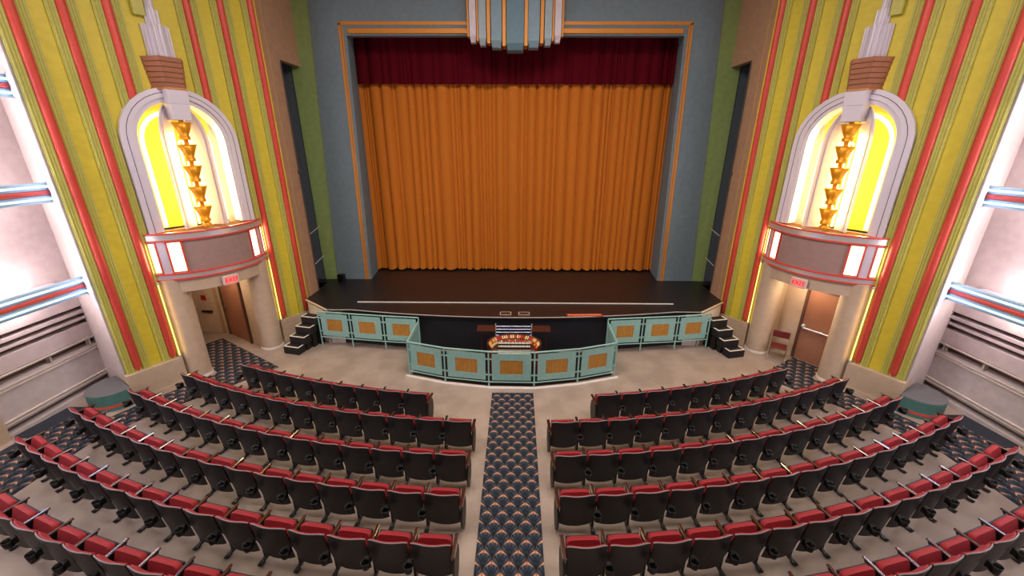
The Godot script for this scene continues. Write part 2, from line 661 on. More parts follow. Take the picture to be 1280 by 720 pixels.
func proscenium() -> void:
	var t := structure("wall_stage", "slate blue wall around the stage opening with gold trim lines")
	var D := 14.42
	var mb := MB.new()
	for sg in [-1.0, 1.0]:
		var r0 := []
		var r1 := []
		for q in [[5.42, 5.27, D], [6.72, 6.38, D], [6.72, 6.38, D + 1.3], [5.56, 5.52, D + 1.3]]:
			r0.append(V(sg * q[0], STAGE, q[2]))
			r1.append(V(sg * taper(q[0], q[1], 9.0), 9.0, q[2]))
		mb.hexa(r0, r1)
		var hx := taper(6.72, 6.38, 9.0)
		var ht := taper(6.72, 6.38, TOP)
		mb.hexa([V(0, 9.0, D), V(sg * hx, 9.0, D), V(sg * hx, 9.0, D + 0.25), V(0, 9.0, D + 0.25)], [V(0, TOP, D), V(sg * ht, TOP, D), V(sg * ht, TOP, D + 0.25), V(0, TOP, D + 0.25)])
		mb.hexa([V(sg * 5.27, 9.0, D + 0.25), V(sg * hx, 9.0, D + 0.25), V(sg * hx, 9.0, D + 1.3), V(sg * 5.52, 9.0, D + 1.3)], [V(sg * 5.27, TOP, D + 0.25), V(sg * ht, TOP, D + 0.25), V(sg * ht, TOP, D + 1.3), V(sg * 5.52, TOP, D + 1.3)])
	obj("surround", mb, M.slate_blue, t)
	for sg in [-1.0, 1.0]:
		mb = MB.new()
		mb.hexa([V(sg * 6.72, STAGE, D + 0.02), V(sg * 7.16, STAGE, D - 0.04), V(sg * 7.16, STAGE, D + 0.6), V(sg * 6.72, STAGE, D + 0.6)], [V(sg * taper(6.72, 6.38, TOP), TOP, D + 0.02), V(sg * 7.16, TOP, D - 0.04), V(sg * 7.16, TOP, D + 0.6), V(sg * taper(6.72, 6.38, TOP), TOP, D + 0.6)])
		obj("green_pilaster", mb, M.leaf_green, t)
		mb = MB.new()
		mb.hexa([V(sg * 7.16, STAGE, D), V(sg * 8.4, STAGE, D), V(sg * 8.4, STAGE, D + 0.6), V(sg * 7.16, STAGE, D + 0.6)], [V(sg * 7.16, TOP, D), V(sg * 8.4, TOP, D), V(sg * 8.4, TOP, D + 0.6), V(sg * 7.16, TOP, D + 0.6)])
		mb.hexa([V(sg * 8.3, STAGE, 12.6), V(sg * 8.5, STAGE, 12.6), V(sg * 8.5, STAGE, D), V(sg * 8.3, STAGE, D)], [V(sg * 8.3, TOP, 12.6), V(sg * 8.5, TOP, 12.6), V(sg * 8.5, TOP, D), V(sg * 8.3, TOP, D)])
		obj("side_recess", mb, M.slate_dark, t)
		# two gold lines up each side
		for k in [[5.62, 5.47, 0.035], [5.54, 5.39, 0.022]]:
			mb = MB.new()
			var y1: float = 9.33 if k[0] > 5.6 else 9.25
			mb.hexa([V(sg * (k[0] - k[2]), STAGE, D - 0.02), V(sg * (k[0] + k[2]), STAGE, D - 0.02), V(sg * (k[0] + k[2]), STAGE, D + 0.02), V(sg * (k[0] - k[2]), STAGE, D + 0.02)], [V(sg * (k[1] - k[2]), y1, D - 0.02), V(sg * (k[1] + k[2]), y1, D - 0.02), V(sg * (k[1] + k[2]), y1, D + 0.02), V(sg * (k[1] - k[2]), y1, D + 0.02)])
			obj("gold_line", mb, M.gold_paint, t)
	mb = MB.new()
	mb.box(V(0, 9.33, D), Vector3(5.5, 0.045, 0.02))
	obj("gold_line", mb, M.gold_paint, t)
	mb = MB.new()
	mb.box(V(0, 9.12, D - 0.01), Vector3(5.22, 0.075, 0.05), Basis.IDENTITY, 0.015)
	obj("gold_bar", mb, M.gold_paint, t)
	# tan walls between the angled walls and the stage front, open low down at the back
	for sg in [-1.0, 1.0]:
		var tw := structure("wall_%s_stage_end" % ("left" if sg < 0 else "right"), "tan wall end beside the stage with a tall dark opening, " + ("left" if sg < 0 else "right"))
		mb = MB.new()
		var x0: float = sg * 6.88
		var x1: float = sg * 7.08
		mb.hexa([V(x0, LOW, 12.55), V(x1, LOW, 12.55), V(x1, LOW, 13.22), V(x0, LOW, 13.22)], [V(x0, TOP, 12.55), V(x1, TOP, 12.55), V(x1, TOP, 13.22), V(x0, TOP, 13.22)])
		mb.hexa([V(x0, 8.12, 13.22), V(x1, 8.12, 13.22), V(x1, 8.12, 14.42), V(x0, 8.12, 14.42)], [V(x0, TOP, 13.22), V(x1, TOP, 13.22), V(x1, TOP, 14.42), V(x0, TOP, 14.42)])
		obj("slab", mb, M.tan, tw)


func arch_y(ds: float, hw: float, spring: float, rise: float) -> float:
	return spring + rise * sqrt(maxf(0.0, 1.0 - (ds / hw) * (ds / hw)))


func pylon(sg: float) -> void:
	var side := "left" if sg < 0 else "right"
	var t := structure("wall_%s_angled" % side, "angled yellow wall with red half round mouldings on the " + side)
	var y0 := 0.48
	# yellow body: outer part, inner part, above the tower, and the spandrels round its arch
	for q in [[3.47, 4.72, y0, TOP], [-0.30, 1.07, y0, TOP], [1.07, 3.47, 7.12, TOP]]:
		var mb := MB.new()
		wbox(mb, sg, q[0], q[1], -0.30, 0.0, q[2], q[3])
		obj("panel", mb, M.yellow, t)
	var sp := MB.new()
	var n := 24
	for i in n:
		var s0 := lerpf(1.07, 3.47, float(i) / n)
		var s1 := lerpf(1.07, 3.47, float(i + 1) / n)
		var ya := arch_y(s0 - SC, 1.13, 5.85, 1.12)
		var yb := arch_y(s1 - SC, 1.13, 5.85, 1.12)
		sp.hexa([W(sg, s0, -0.3, ya), W(sg, s1, -0.3, yb), W(sg, s1, 0, yb), W(sg, s0, 0, ya)], [W(sg, s0, -0.3, 7.12), W(sg, s1, -0.3, 7.12), W(sg, s1, 0, 7.12), W(sg, s0, 0, 7.12)])
	obj("spandrel", sp, M.yellow, t)
	# red half rounds, 0.75 apart, with reeding on both sides
	for k in 7:
		if k == 3:
			continue
		var s: float = [0.0, 0.755, 1.515, 0.0, 3.02, 3.735, 4.455][k]
		var start := y0
		if k == 2 or k == 4:
			start = arch_y(absf(s - SC), 1.16, 5.9, 1.1) - 0.02
		var mb2 := MB.new()
		half_round(mb2, sg, s, 0.085, 0.015, start, TOP, 10, 0.14 if start == y0 else 0.0)
		obj("red_moulding", mb2, M.red_paint, t)
		for e in [-1.0, 1.0]:
			if k == 0 and e < 0:
				continue
			var st2 := start
			if k == 2 or k == 4:
				st2 = arch_y(absf(s + e * 0.17 - SC), 1.16, 5.9, 1.1) - 0.02
			var rd := MB.new()
			wbox(rd, sg, s + e * 0.085, s + e * 0.235, 0.0, 0.045, st2, TOP)
			for r in 3:
				half_round(rd, sg, s + e * (0.112 + 0.046 * r), 0.018, 0.043, st2, TOP, 5)
			obj("reeding", rd, M.reed, t)
	# plinths
	for q in [[3.60, 4.74, 0.16], [-0.32, 0.93, 0.12]]:
		var mb3 := MB.new()
		wbox(mb3, sg, q[0], q[1], -0.3, q[2], LOW, y0)
		obj("plinth", mb3, M.beige, t)
		mb3 = MB.new()
		wbox(mb3, sg, q[0] - 0.01, q[1] + 0.01, -0.3, q[2] + 0.02, LOW, LOW + 0.09)
		obj("skirting_board", mb3, M.beige, t)
	# return wall towards the side wall
	var rt := MB.new()
	wbox(rt, sg, 4.60, 4.73, -2.2, -0.30, LOW, TOP)
	obj("return_wall", rt, M.lilac, t)
	rt = MB.new()
	wbox(rt, sg, 4.60, 4.735, -0.30, -0.0, y0, TOP)
	obj("return_edge", rt, M.lilac, t)
	# back of the block, closing the space behind
	rt = MB.new()
	wbox(rt, sg, 3.2, 4.72, -0.42, -0.30, LOW, TOP)
	wbox(rt, sg, -0.3, 1.5, -0.42, -0.30, LOW, TOP)
	obj("backing", rt, M.beige, t)


func portal(sg: float) -> void:
	var side := "left" if sg < 0 else "right"
	var deep := 3.5 if sg < 0 else 0.45
	var t := structure("wall_%s_exit" % side, "beige exit recess under the curved canopy on the " + side)
	var mb := MB.new()
	# cheeks, back, ceiling of the recess and the wall above it behind the canopy
	wbox(mb, sg, 0.93, 1.52, -deep, -0.02, LOW, 3.70)
	wbox(mb, sg, 3.06, 3.60, -deep, -0.02, LOW, 3.70)
	wbox(mb, sg, 1.52, 3.06, -deep, -0.02, 2.26, 3.70)
	if sg < 0:
		wbox(mb, sg, 0.93, 3.6, -deep - 0.2, -deep, LOW, 3.70)
	else:
		wbox(mb, sg, 0.93, 2.08, -deep - 0.2, -deep, LOW, 3.70)
		wbox(mb, sg, 3.02, 3.60, -deep - 0.2, -deep, LOW, 3.70)
		wbox(mb, sg, 2.08, 3.02, -deep - 0.2, -deep, 1.98, 3.70)
	obj("recess", mb, M.beige, t)
	# curved lintel below the canopy
	mb = MB.new()
	arcbox(mb, sg, DR - 0.55, DR - 0.03, 2.22, 2.60, -46, 46, 24)
	obj("lintel", mb, M.beige, t)
	# round columns
	for c in [[1.29, 0.06, 0.30], [3.28, 0.0, 0.29]]:
		var col := thing("column", "smooth beige round column on the %s side of the %s exit" % ["stage" if c[0] < 2 else "outer", side], "column", W(sg, c[0], c[1], LOW), 0.0, "columns beside the exits")
		mb = MB.new()
		mb.lathe(Vector3.ZERO, [[c[2], 0.0], [c[2], 2.83]], 32)
		obj("shaft", mb, M.beige, col)
		mb = MB.new()
		mb.lathe(Vector3.ZERO, [[c[2] + 0.02, 0.0], [c[2] + 0.02, 0.06], [c[2] + 0.004, 0.075]], 32)
		obj("base_ring", mb, M.cream, col)
	if sg > 0:
		var d := structure("door_1", "flat brown exit door with steel push bar in the right recess")
		mb = MB.new()
		wbox(mb, sg, 2.13, 2.97, -deep - 0.06, -deep - 0.01, LOW + 0.01, 1.93)
		obj("leaf", mb, M.door_brown, d)
		mb = MB.new()
		wbox(mb, sg, 2.06, 2.13, -deep - 0.06, -deep + 0.03, LOW, 2.0)
		wbox(mb, sg, 2.97, 3.04, -deep - 0.06, -deep + 0.03, LOW, 2.0)
		wbox(mb, sg, 2.13, 2.97, -deep - 0.06, -deep + 0.03, 1.93, 2.0)
		obj("frame", mb, M.door_frame, d)
		var pb := MB.new()
		pb.tube(PackedVector3Array([W(sg, 2.2, -deep + 0.07, 0.78), W(sg, 2.93, -deep + 0.07, 0.78)]), 0.028, 8)
		obj("push_bar", pb, M.chrome, d)
		for s in [2.22, 2.66, 2.91]:
			pb = MB.new()
			wbox(pb, sg, s - 0.03, s + 0.03, -deep - 0.01, -deep + 0.06, 0.74, 0.82)
			obj("bar_bracket", pb, M.steel, d)
		pb = MB.new()
		pb.lathe(W(sg, 2.2, -deep + 0.05, 0.82), [[0.01, -0.05], [0.05, -0.03], [0.06, 0.03], [0.02, 0.07]], 12)
		obj("latch", pb, M.chrome, d)
	else:
		var d1 := structure("door_2", "plain beige door with a dark bar and small red notice, left passage")
		# it hangs in a wall set askew across the end of the passage
		var p0 := Vector2(1.53, -2.08)
		var du := Vector2(0.42, -0.907)
		var dn := Vector2(0.907, 0.42)
		var slab := func(called: String, u0: float, u1: float, n0: float, n1: float, ya: float, yb: float, m: Material, parent: Node) -> void:
			var bm := MB.new()
			var r0 := []
			var r1 := []
			for q in [[u0, n0], [u1, n0], [u1, n1], [u0, n1]]:
				var c2: Vector2 = p0 + du * q[0] + dn * q[1]
				r0.append(W(sg, c2.x, c2.y, ya))
				r1.append(W(sg, c2.x, c2.y, yb))
			bm.hexa(r0, r1)
			obj(called, bm, m, parent)
		slab.call("askew_wall", -0.05, 1.75, -0.15, 0.0, LOW, 2.26, M.beige, t)
		slab.call("leaf", 0.22, 1.12, 0.0, 0.03, LOW + 0.01, 1.85, M.beige, d1)
		slab.call("frame", 0.14, 0.22, 0.0, 0.05, LOW, 1.93, M.tan, d1)
		slab.call("frame", 1.12, 1.20, 0.0, 0.05, LOW, 1.93, M.tan, d1)
		slab.call("frame", 0.22, 1.12, 0.0, 0.05, 1.85, 1.93, M.tan, d1)
		slab.call("push_bar", 0.42, 0.78, 0.03, 0.08, 0.50, 0.56, M.ebony, d1)
		slab.call("notice", 0.54, 0.72, 0.03, 0.04, 0.92, 1.10, M.sign_small, d1)
		var d2 := structure("door_3", "brown wooden door on the stage side of the left passage")
		mb = MB.new()
		wbox(mb, sg, 1.52, 1.56, -1.95, -0.72, LOW + 0.01, 1.95)
		obj("leaf", mb, M.door_brown, d2)
		mb = MB.new()
		wbox(mb, sg, 1.52, 1.58, -2.05, -1.95, LOW, 2.02)
		wbox(mb, sg, 1.52, 1.58, -0.72, -0.64, LOW, 2.02)
		wbox(mb, sg, 1.52, 1.58, -1.95, -0.72, 1.95, 2.02)
		obj("frame", mb, M.door_frame, d2)
		mb = MB.new()
		wbox(mb, sg, 1.56, 1.62, -1.84, -1.74, 0.76, 0.82)
		obj("handle", mb, M.steel, d2)
	# recessed lamp in the ceiling of the exit
	var lm := thing("recess_lamp", "small round downlight in the ceiling of the %s exit recess" % side, "lamp", W(sg, 2.29, 0.12 if sg > 0 else -0.9, 2.21), 0.0, "downlights in the exits")
	mb = MB.new()
	mb.lathe(Vector3(0, 0.0, 0), [[0.11, 0.0], [0.11, 0.02]], 16)
	obj("rim", mb, M.silver, lm)
	mb = MB.new()
	mb.lathe(Vector3(0, -0.008, 0), [[0.085, 0.0], [0.085, 0.01]], 16)
	obj("lens", mb, M.lamp_warm, lm)
	omni("lens_glow", Vector3(0, -0.10, 0), Color(1.0, 0.88, 0.72), 0.9, 0.08, lm)
	# exit sign on the lintel
	var a := deg_to_rad(0.5)
	var sx := thing("exit_sign", "white box EXIT sign with red letters above the %s doorway" % side, "exit sign", W(sg, DC + sin(a) * DR, DO + cos(a) * (DR + 0.05), 2.36), 0.0, "exit signs")
	var right := (W(sg, 1, 0, 0) - W(sg, 0, 0, 0)) * sg
	var out := W(sg, 0, 1, 0) - W(sg, 0, 0, 0)
	right = Vector3.UP.cross(out).normalized()
	var bs := Basis(right, Vector3.UP, out)
	mb = MB.new()
	mb.box(Vector3.ZERO, Vector3(0.19, 0.125, 0.04), bs, 0.012)
	obj("housing", mb, M.sign_white, sx)
	mb = MB.new()
	mb.box(out * 0.041, Vector3(0.165, 0.10, 0.003), bs)
	obj("face", mb, M.exit_face, sx)
	var tm := TextMesh.new()
	tm.text = "EXIT"
	var fnt := SystemFont.new()
	fnt.font_names = PackedStringArray(["Droid Sans"])
	fnt.font_weight = 700
	tm.font = fnt
	tm.font_size = 32
	tm.pixel_size = 0.0047
	tm.depth = 0.01
	var tx := inst("letters", tm, M.exit_red, sx)
	tx.transform = Transform3D(bs, out * 0.047)
	omni("sign_glow", out * 0.12 + Vector3(0, -0.02, 0), Color(1, 0.3, 0.3), 0.012, 0.06, sx)


func side_wall(sg: float) -> void:
	var side := "left" if sg < 0 else "right"
	var t := structure("wall_%s" % side, "pale side wall with grille bands and lit bays on the " + side)
	# dark back of the grille and the wall behind everything
	var mb := MB.new()
	mb.box(V(sg * 11.15, 5.4, 3.0), Vector3(0.15, 5.9, 8.0))
	mb.box(V(sg * 11.15, 5.4, 14.0), Vector3(0.15, 5.9, 4.3))
	obj("shell", mb, M.slot_brown, t)
	# bay between pier and return wall: flat panels with dark slots between
	for q in [[1.98, 11.2, 10.80, "upper_panel", "panel_white"], [1.80, 1.88, 10.80, "slat", "panel_white"], [1.64, 1.70, 10.80, "slat", "panel_white"], [1.17, 1.53, 10.80, "slat", "panel_white"], [0.02, 0.96, 10.80, "lower_panel", "lilac"], [-0.25, -0.10, 10.72, "base_board", "lilac"]]:
		mb = MB.new()
		mb.hexa([V(sg * q[2], q[0], 6.75), V(sg * 11.0, q[0], 6.75), V(sg * 11.0, q[0], 9.36), V(sg * q[2], q[0], 9.36)], [V(sg * q[2], q[1], 6.75), V(sg * 11.0, q[1], 6.75), V(sg * 11.0, q[1], 9.36), V(sg * q[2], q[1], 9.36)])
		obj(q[3], mb, M[q[4]], t)
	# raised rails on the lower panel and a grey rail with brackets in the wide slot
	for y in [0.90, 0.83, 0.16, 0.09]:
		mb = MB.new()
		mb.box(V(sg * 10.785, y, 7.98), Vector3(0.02, 0.015, 1.2))
		obj("rail_moulding", mb, M.cream, t)
	mb = MB.new()
	mb.tube(PackedVector3Array([V(sg * 10.76, 1.15, 6.8), V(sg * 10.76, 1.15, 9.18)]), 0.028, 8)
	obj("grey_rail", mb, M.edge_grey, t)
	for d in [7.0, 8.1, 9.0]:
		mb = MB.new()
		mb.box(V(sg * 10.80, 1.08, d), Vector3(0.05, 0.12, 0.02))
		obj("rail_bracket", mb, M.edge_grey, t)
	# pale frame down the inner edge of the bay
	mb = MB.new()
	mb.box(V(sg * 10.78, 5.4, 9.2), Vector3(0.035, 5.7, 0.03))
	obj("bay_edge", mb, M.cream, t)
	# pier nearer the camera
	mb = MB.new()
	mb.hexa([V(sg * 10.45, -0.2, 2.0), V(sg * 11.0, -0.2, 2.0), V(sg * 11.0, -0.25, 6.80), V(sg * 10.60, -0.25, 6.80)], [V(sg * 10.45, TOP, 2.0), V(sg * 11.0, TOP, 2.0), V(sg * 11.0, TOP, 6.80), V(sg * 10.60, TOP, 6.80)])
	obj("pier", mb, M.beige, t)


# ---------------------------------------------------------------- things on the walls
func canopy(sg: float) -> void:
	var side := "left" if sg < 0 else "right"
	var t := thing("canopy", "curved mauve canopy with chrome bands and lit windows over the %s exit" % side, "canopy", W(sg, DC, 0, 2.56), 0.0, "curved canopies over the exits")
	var off := -t.position
	var mk := func(called: String, mb: MB, m: Material, parent: Node = null) -> MeshInstance3D:
		for i in mb.p.size():
			mb.p[i] += off
		return obj(called, mb, m, parent if parent else t)
	var mb := MB.new()
	arcbox(mb, sg, DR - 0.10, DR - 0.02, 2.70, 3.56, -48.5, 48.5, 32)
	mk.call("fascia", mb, M.mauve)
	for b in [[2.58, 2.72], [3.56, 3.73]]:
		mb = MB.new()
		arcbox(mb, sg, DR - 0.10, DR + 0.015, b[0], b[1], -48.8, 48.8, 32)
		mk.call("chrome_band", mb, M.chrome)
		for y in [b[0], b[1]]:
			mb = MB.new()
			arcbox(mb, sg, DR - 0.06, DR + 0.03, y - 0.02, y + 0.02, -49, 49, 32)
			mk.call("red_line", mb, M.red_paint)
	# top and underside
	for y in [[3.70, 3.75, "top_deck", "gold_paint"], [2.56, 2.60, "soffit", "beige"]]:
		var ring := PackedVector3Array()
		for i in 25:
			var a := deg_to_rad(lerpf(-48.3, 48.3, i / 24.0))
			ring.append(W(sg, DC + sin(a) * (DR - 0.07), DO + cos(a) * (DR - 0.07), y[0]))
		ring.append(W(sg, 3.6, -0.02, y[0]))
		ring.append(W(sg, 0.87, -0.02, y[0]))
		mb = MB.new()
		mb.prism(ring, Vector3(0, y[1] - y[0], 0))
		mk.call(y[2], mb, M[y[3]])
	# windows with red frames, silver posts between
	for a in [[26.5, 34.5], [42.5, 48.0], [-34.5, -26.5], [-48.0, -42.5]]:
		mb = MB.new()
		arcbox(mb, sg, DR - 0.03, DR - 0.008, 2.78, 3.50, a[0], a[1], 4)
		var w: MeshInstance3D = mk.call("window", mb, M.lamp_window)
		for e in [a[0] - 0.6, a[1] + 0.6]:
			mb = MB.new()
			arcbox(mb, sg, DR - 0.03, DR + 0.012, 2.72, 3.56, e - 0.6, e + 0.6, 1)
			mk.call("window_frame", mb, M.red_paint, w)
		var am := deg_to_rad((a[0] + a[1]) / 2)
		var wp := W(sg, DC + sin(am) * (DR + 0.02), DO + cos(am) * (DR + 0.02), 3.14) + off
		var wl := W(sg, DC + sin(am) * (DR + 1.0), DO + cos(am) * (DR + 1.0), 3.14) + off
		area("window_glow", wp, wl, Vector2(0.2, 0.7), Color(1, 0.90, 0.72), 0.7, t)
	for e in [-1.0, 1.0]:
		mb = MB.new()
		arcbox(mb, sg, DR - 0.03, DR - 0.004, 2.72, 3.56, minf(e * 35.7, e * 41.3), maxf(e * 35.7, e * 41.3), 3)
		mk.call("post", mb, M.silver)
	# thin lit tubes beside the columns, behind the ends of the canopy
	for s in [0.90, 3.62]:
		var tube := thing("neon_tube", "thin yellow light tube between column and red moulding, %s of the %s exit" % ["stage side" if s < 2 else "outer side", side], "light tube", W(sg, s, 0.105, 0.5), 0.0, "yellow tubes beside the exits")
		mb = MB.new()
		mb.tube(PackedVector3Array([Vector3(0, 0.02, 0), Vector3(0, 2.05, 0)]), 0.013, 8)
		obj("glass_tube", mb, M.lamp_yellow, tube)
		mb = MB.new()
		mb.lathe(Vector3.ZERO, [[0.028, 0.0], [0.028, 0.05]], 10)
		mb.lathe(Vector3(0, 2.0, 0), [[0.028, 0.0], [0.028, 0.05]], 10)
		obj("socket", mb, M.silver, tube)
		var out := W(sg, 0, 1, 0) - W(sg, 0, 0, 0)
		area("tube_glow", Vector3(0, 1.03, 0) + out * 0.03, Vector3(0, 1.03, 0) + out, Vector2(0.03, 2.0), Color(1, 0.80, 0.30), 0.6, tube)



func light_tower(sg: float) -> void:
	var side := "left" if sg < 0 else "right"
	var base := 3.75
	var t := thing("light_tower", "tall arched light niche with silver fins and golden cups above the %s exit" % side, "wall light", W(sg, SC, 0, base), 0.0, "arched light towers")
	var off := -t.position
	var mk := func(called: String, mb: MB, m: Material, parent: Node = null) -> MeshInstance3D:
		for i in mb.p.size():
			mb.p[i] += off
		return obj(called, mb, m, parent if parent else t)
	var spring := 5.85
	# curved yellow back of the niche with a domed head
	var mb := MB.new()
	var rows := []
	var lv := [[base, 1.0], [spring, 1.0]]
	for i in range(1, 9):
		var a := PI / 2 * i / 8.0
		lv.append([spring + sin(a) * 1.0, maxf(cos(a), 0.02)])
	for q in lv:
		var ring := PackedVector3Array()
		for k in 21:
			var a := PI * k / 20.0
			ring.append(W(sg, SC + cos(a) * 1.06 * q[1], -0.04 - minf(sin(a) * 1.6, 1.0) * 0.42 * q[1], q[0]))
		rows.append(ring)
	for i in rows.size() - 1:
		for k in 20:
			mb.quad(rows[i][k], rows[i + 1][k], rows[i + 1][k + 1], rows[i][k + 1], 1)
	var back: MeshInstance3D = mk.call("niche", mb, M.yellow)
	back.set_meta("label", "curved yellow back of the niche")
	# silver arch frame: stepped, with a dark groove
	for f in [[1.21, 1.0, 0.14, 1.20, 0.99], [1.0, 0.90, 0.09, 0.99, 0.89]]:
		mb = MB.new()
		var rings := []
		var m := 36
		for i in m + 1:
			var u := float(i) / m
			var pts := []
			for hw_rise in [[f[0], f[3]], [f[1], f[4]]]:
				var q: Vector2
				var leg := 0.28
				if u < leg:
					q = Vector2(-hw_rise[0], lerpf(base, spring, u / leg))
				elif u > 1.0 - leg:
					q = Vector2(hw_rise[0], lerpf(spring, base, (u - 1.0 + leg) / leg))
				else:
					var a: float = PI * (1.0 - (u - leg) / (1.0 - 2.0 * leg))
					q = Vector2(cos(a) * hw_rise[0], spring + sin(a) * hw_rise[1])
				pts.append(q)
			var ring := PackedVector3Array([W(sg, SC + pts[0].x, -0.05, pts[0].y), W(sg, SC + pts[0].x, f[2], pts[0].y), W(sg, SC + pts[1].x, f[2], pts[1].y), W(sg, SC + pts[1].x, -0.44, pts[1].y)])
			rings.append(ring)
		for i in m:
			for j in 4:
				var k2 := (j + 1) % 4
				mb.quad(rings[i][j], rings[i][k2], rings[i + 1][k2], rings[i + 1][j], 2 + j)
		mb.quad(rings[0][0], rings[0][1], rings[0][2], rings[0][3])
		mb.quad(rings[m][3], rings[m][2], rings[m][1], rings[m][0])
		mk.call("arch_frame", mb, M.silver)
	mb = MB.new()
	var gp := PackedVector3Array()
	for i in 41:
		var u2 := float(i) / 40
		var q2: Vector2
		if u2 < 0.28:
			q2 = Vector2(-1.10, lerpf(base, spring, u2 / 0.28))
		elif u2 > 0.72:
			q2 = Vector2(1.10, lerpf(spring, base, (u2 - 0.72) / 0.28))
		else:
			var a3 := PI * (1.0 - (u2 - 0.28) / 0.44)
			q2 = Vector2(cos(a3) * 1.10, spring + sin(a3) * 1.09)
		gp.append(W(sg, SC + q2.x, 0.138, q2.y))
	mb.tube(gp, 0.008, 5)
	mk.call("groove", mb, M.groove)
	# two radial fins that stand out of the niche and curve in to the keystone
	for e in [-1.0, 1.0]:
		var ang := deg_to_rad(47.0)
		var dir := Vector2(sin(ang) * e, cos(ang))      # along s and out
		var nor := Vector2(cos(ang) * e, -sin(ang))
		var oc := -0.27
		for layer in [[0.17, 0.58, 0.05, "fin"], [0.58, 0.68, 0.03, "fin_edge"]]:
			mb = MB.new()
			var outer := []
			var inner := []
			for i in 15:
				var y: float
				var ro: float
				var ri: float
				if i < 3:
					y = lerpf(base, spring - 0.1, i / 2.0)
					ro = layer[1]
					ri = layer[0]
					inner.append(Vector2(ri, y))
				else:
					var a4 := PI / 2 * (i - 2) / 12.0
					ro = 0.16 + (layer[1] - 0.16) * cos(a4)
					y = spring - 0.1 + (0.42 + 0.75 * layer[1]) * sin(a4)
					if layer[3] == "fin":
						inner.append(Vector2(layer[0] * (1.0 - 0.4 * sin(a4)), minf(y, spring - 0.1 + 0.45 * sin(a4))))
					else:
						inner.append(Vector2(0.15 + (layer[0] - 0.15) * cos(a4), spring - 0.1 + (0.42 + 0.75 * layer[0]) * sin(a4)))
				outer.append(Vector2(ro, y))
			for i in 14:
				var q := []
				for sd in [-1.0, 1.0]:
					for pt in [inner[i], outer[i], outer[i + 1], inner[i + 1]]:
						var w2: Vector2 = dir * pt.x + nor * sd * layer[2] * 0.5
						q.append(W(sg, SC + w2.x, oc + w2.y, pt.y))
				mb.quad(q[0], q[1], q[2], q[3], 2)
				mb.quad(q[7], q[6], q[5], q[4], 3)
				mb.quad(q[1], q[5], q[6], q[2], 4)
				mb.quad(q[0], q[3], q[7], q[4], 5)
			mk.call(layer[3], mb, M.silver)
	# light tubes: an arch behind the frame and one behind the fins
	for a5 in [[0.70, -0.34, 0.72], [0.055, -0.13, 0.055]]:
		mb = MB.new()
		var path := PackedVector3Array()
		for i in 4:
			path.append(W(sg, SC - a5[0], a5[1], lerpf(base + 0.05, spring - 0.05, i / 3.0)))
		for i in range(1, 12):
			var a6 := PI * (1.0 - i / 12.0)
			path.append(W(sg, SC + cos(a6) * a5[0], a5[1], spring - 0.05 + sin(a6) * a5[2]))
		for i in 4:
			path.append(W(sg, SC + a5[0], a5[1], lerpf(spring - 0.05, base + 0.05, i / 3.0)))
		mb.tube(path, 0.042 if a5[0] > 0.5 else 0.022, 8)
		mk.call("light_tube", mb, M.lamp_white)
		for e in [-1.0, 1.0]:
			if a5[0] > 0.5:
				area("tube_glow", W(sg, SC + e * a5[0], a5[1] + 0.06, 4.95) + off, W(sg, SC + e * 0.95, a5[1] + 1.0, 4.95) + off, Vector2(0.08, 2.2), Color(1, 0.90, 0.62), 4.5, t)
			else:
				# each inner tube shines across on to the fin of the other side
				area("tube_glow", W(sg, SC - e * 0.02, a5[1] + 0.03, 4.95) + off, W(sg, SC + e * 0.9, a5[1] + 0.25, 4.95) + off, Vector2(0.04, 2.2), Color(1, 0.87, 0.50), 2.8, t)
	# column of golden cups
	mb = MB.new()
	mb.lathe(W(sg, SC, 0.15, base), [[0.10, 0.0], [0.11, 0.06], [0.07, 0.10], [0.05, 0.2], [0.05, 2.75]], 20)
	mk.call("stem", mb, M.gold)
	for k in 5:
		mb = MB.new()
		mb.lathe(W(sg, SC, 0.15, base + 0.13 + 0.50 * k), [[0.11, 0.0], [0.115, 0.09], [0.09, 0.10], [0.13, 0.20], [0.205, 0.40], [0.185, 0.40], [0.08, 0.30]], 24)
		mk.call("cup", mb, M.gold)
	# keystone
	mb = MB.new()
	for y in [[6.68, 7.02, 0.20, 0.215, 0.36], [6.33, 6.675, 0.175, 0.195, 0.34]]:
		mb.hexa([W(sg, SC - y[2], -0.1, y[0]), W(sg, SC + y[2], -0.1, y[0]), W(sg, SC + y[2], y[4] - 0.03, y[0]), W(sg, SC - y[2], y[4] - 0.03, y[0])], [W(sg, SC - y[3], -0.1, y[1]), W(sg, SC + y[3], -0.1, y[1]), W(sg, SC + y[3], y[4], y[1]), W(sg, SC - y[3], y[4], y[1])])
	mk.call("keystone", mb, M.silver)
	# stepped corbel of six slabs
	var cb := MB.new()
	cb.hexa([W(sg, SC - 0.3, 0, 7.02), W(sg, SC + 0.3, 0, 7.02), W(sg, SC + 0.15, 0.30, 7.02), W(sg, SC - 0.15, 0.30, 7.02)], [W(sg, SC - 0.34, 0, 7.66), W(sg, SC + 0.34, 0, 7.66), W(sg, SC + 0.18, 0.36, 7.66), W(sg, SC - 0.18, 0.36, 7.66)])
	var core: MeshInstance3D = mk.call("corbel", cb, M.copper_wood)
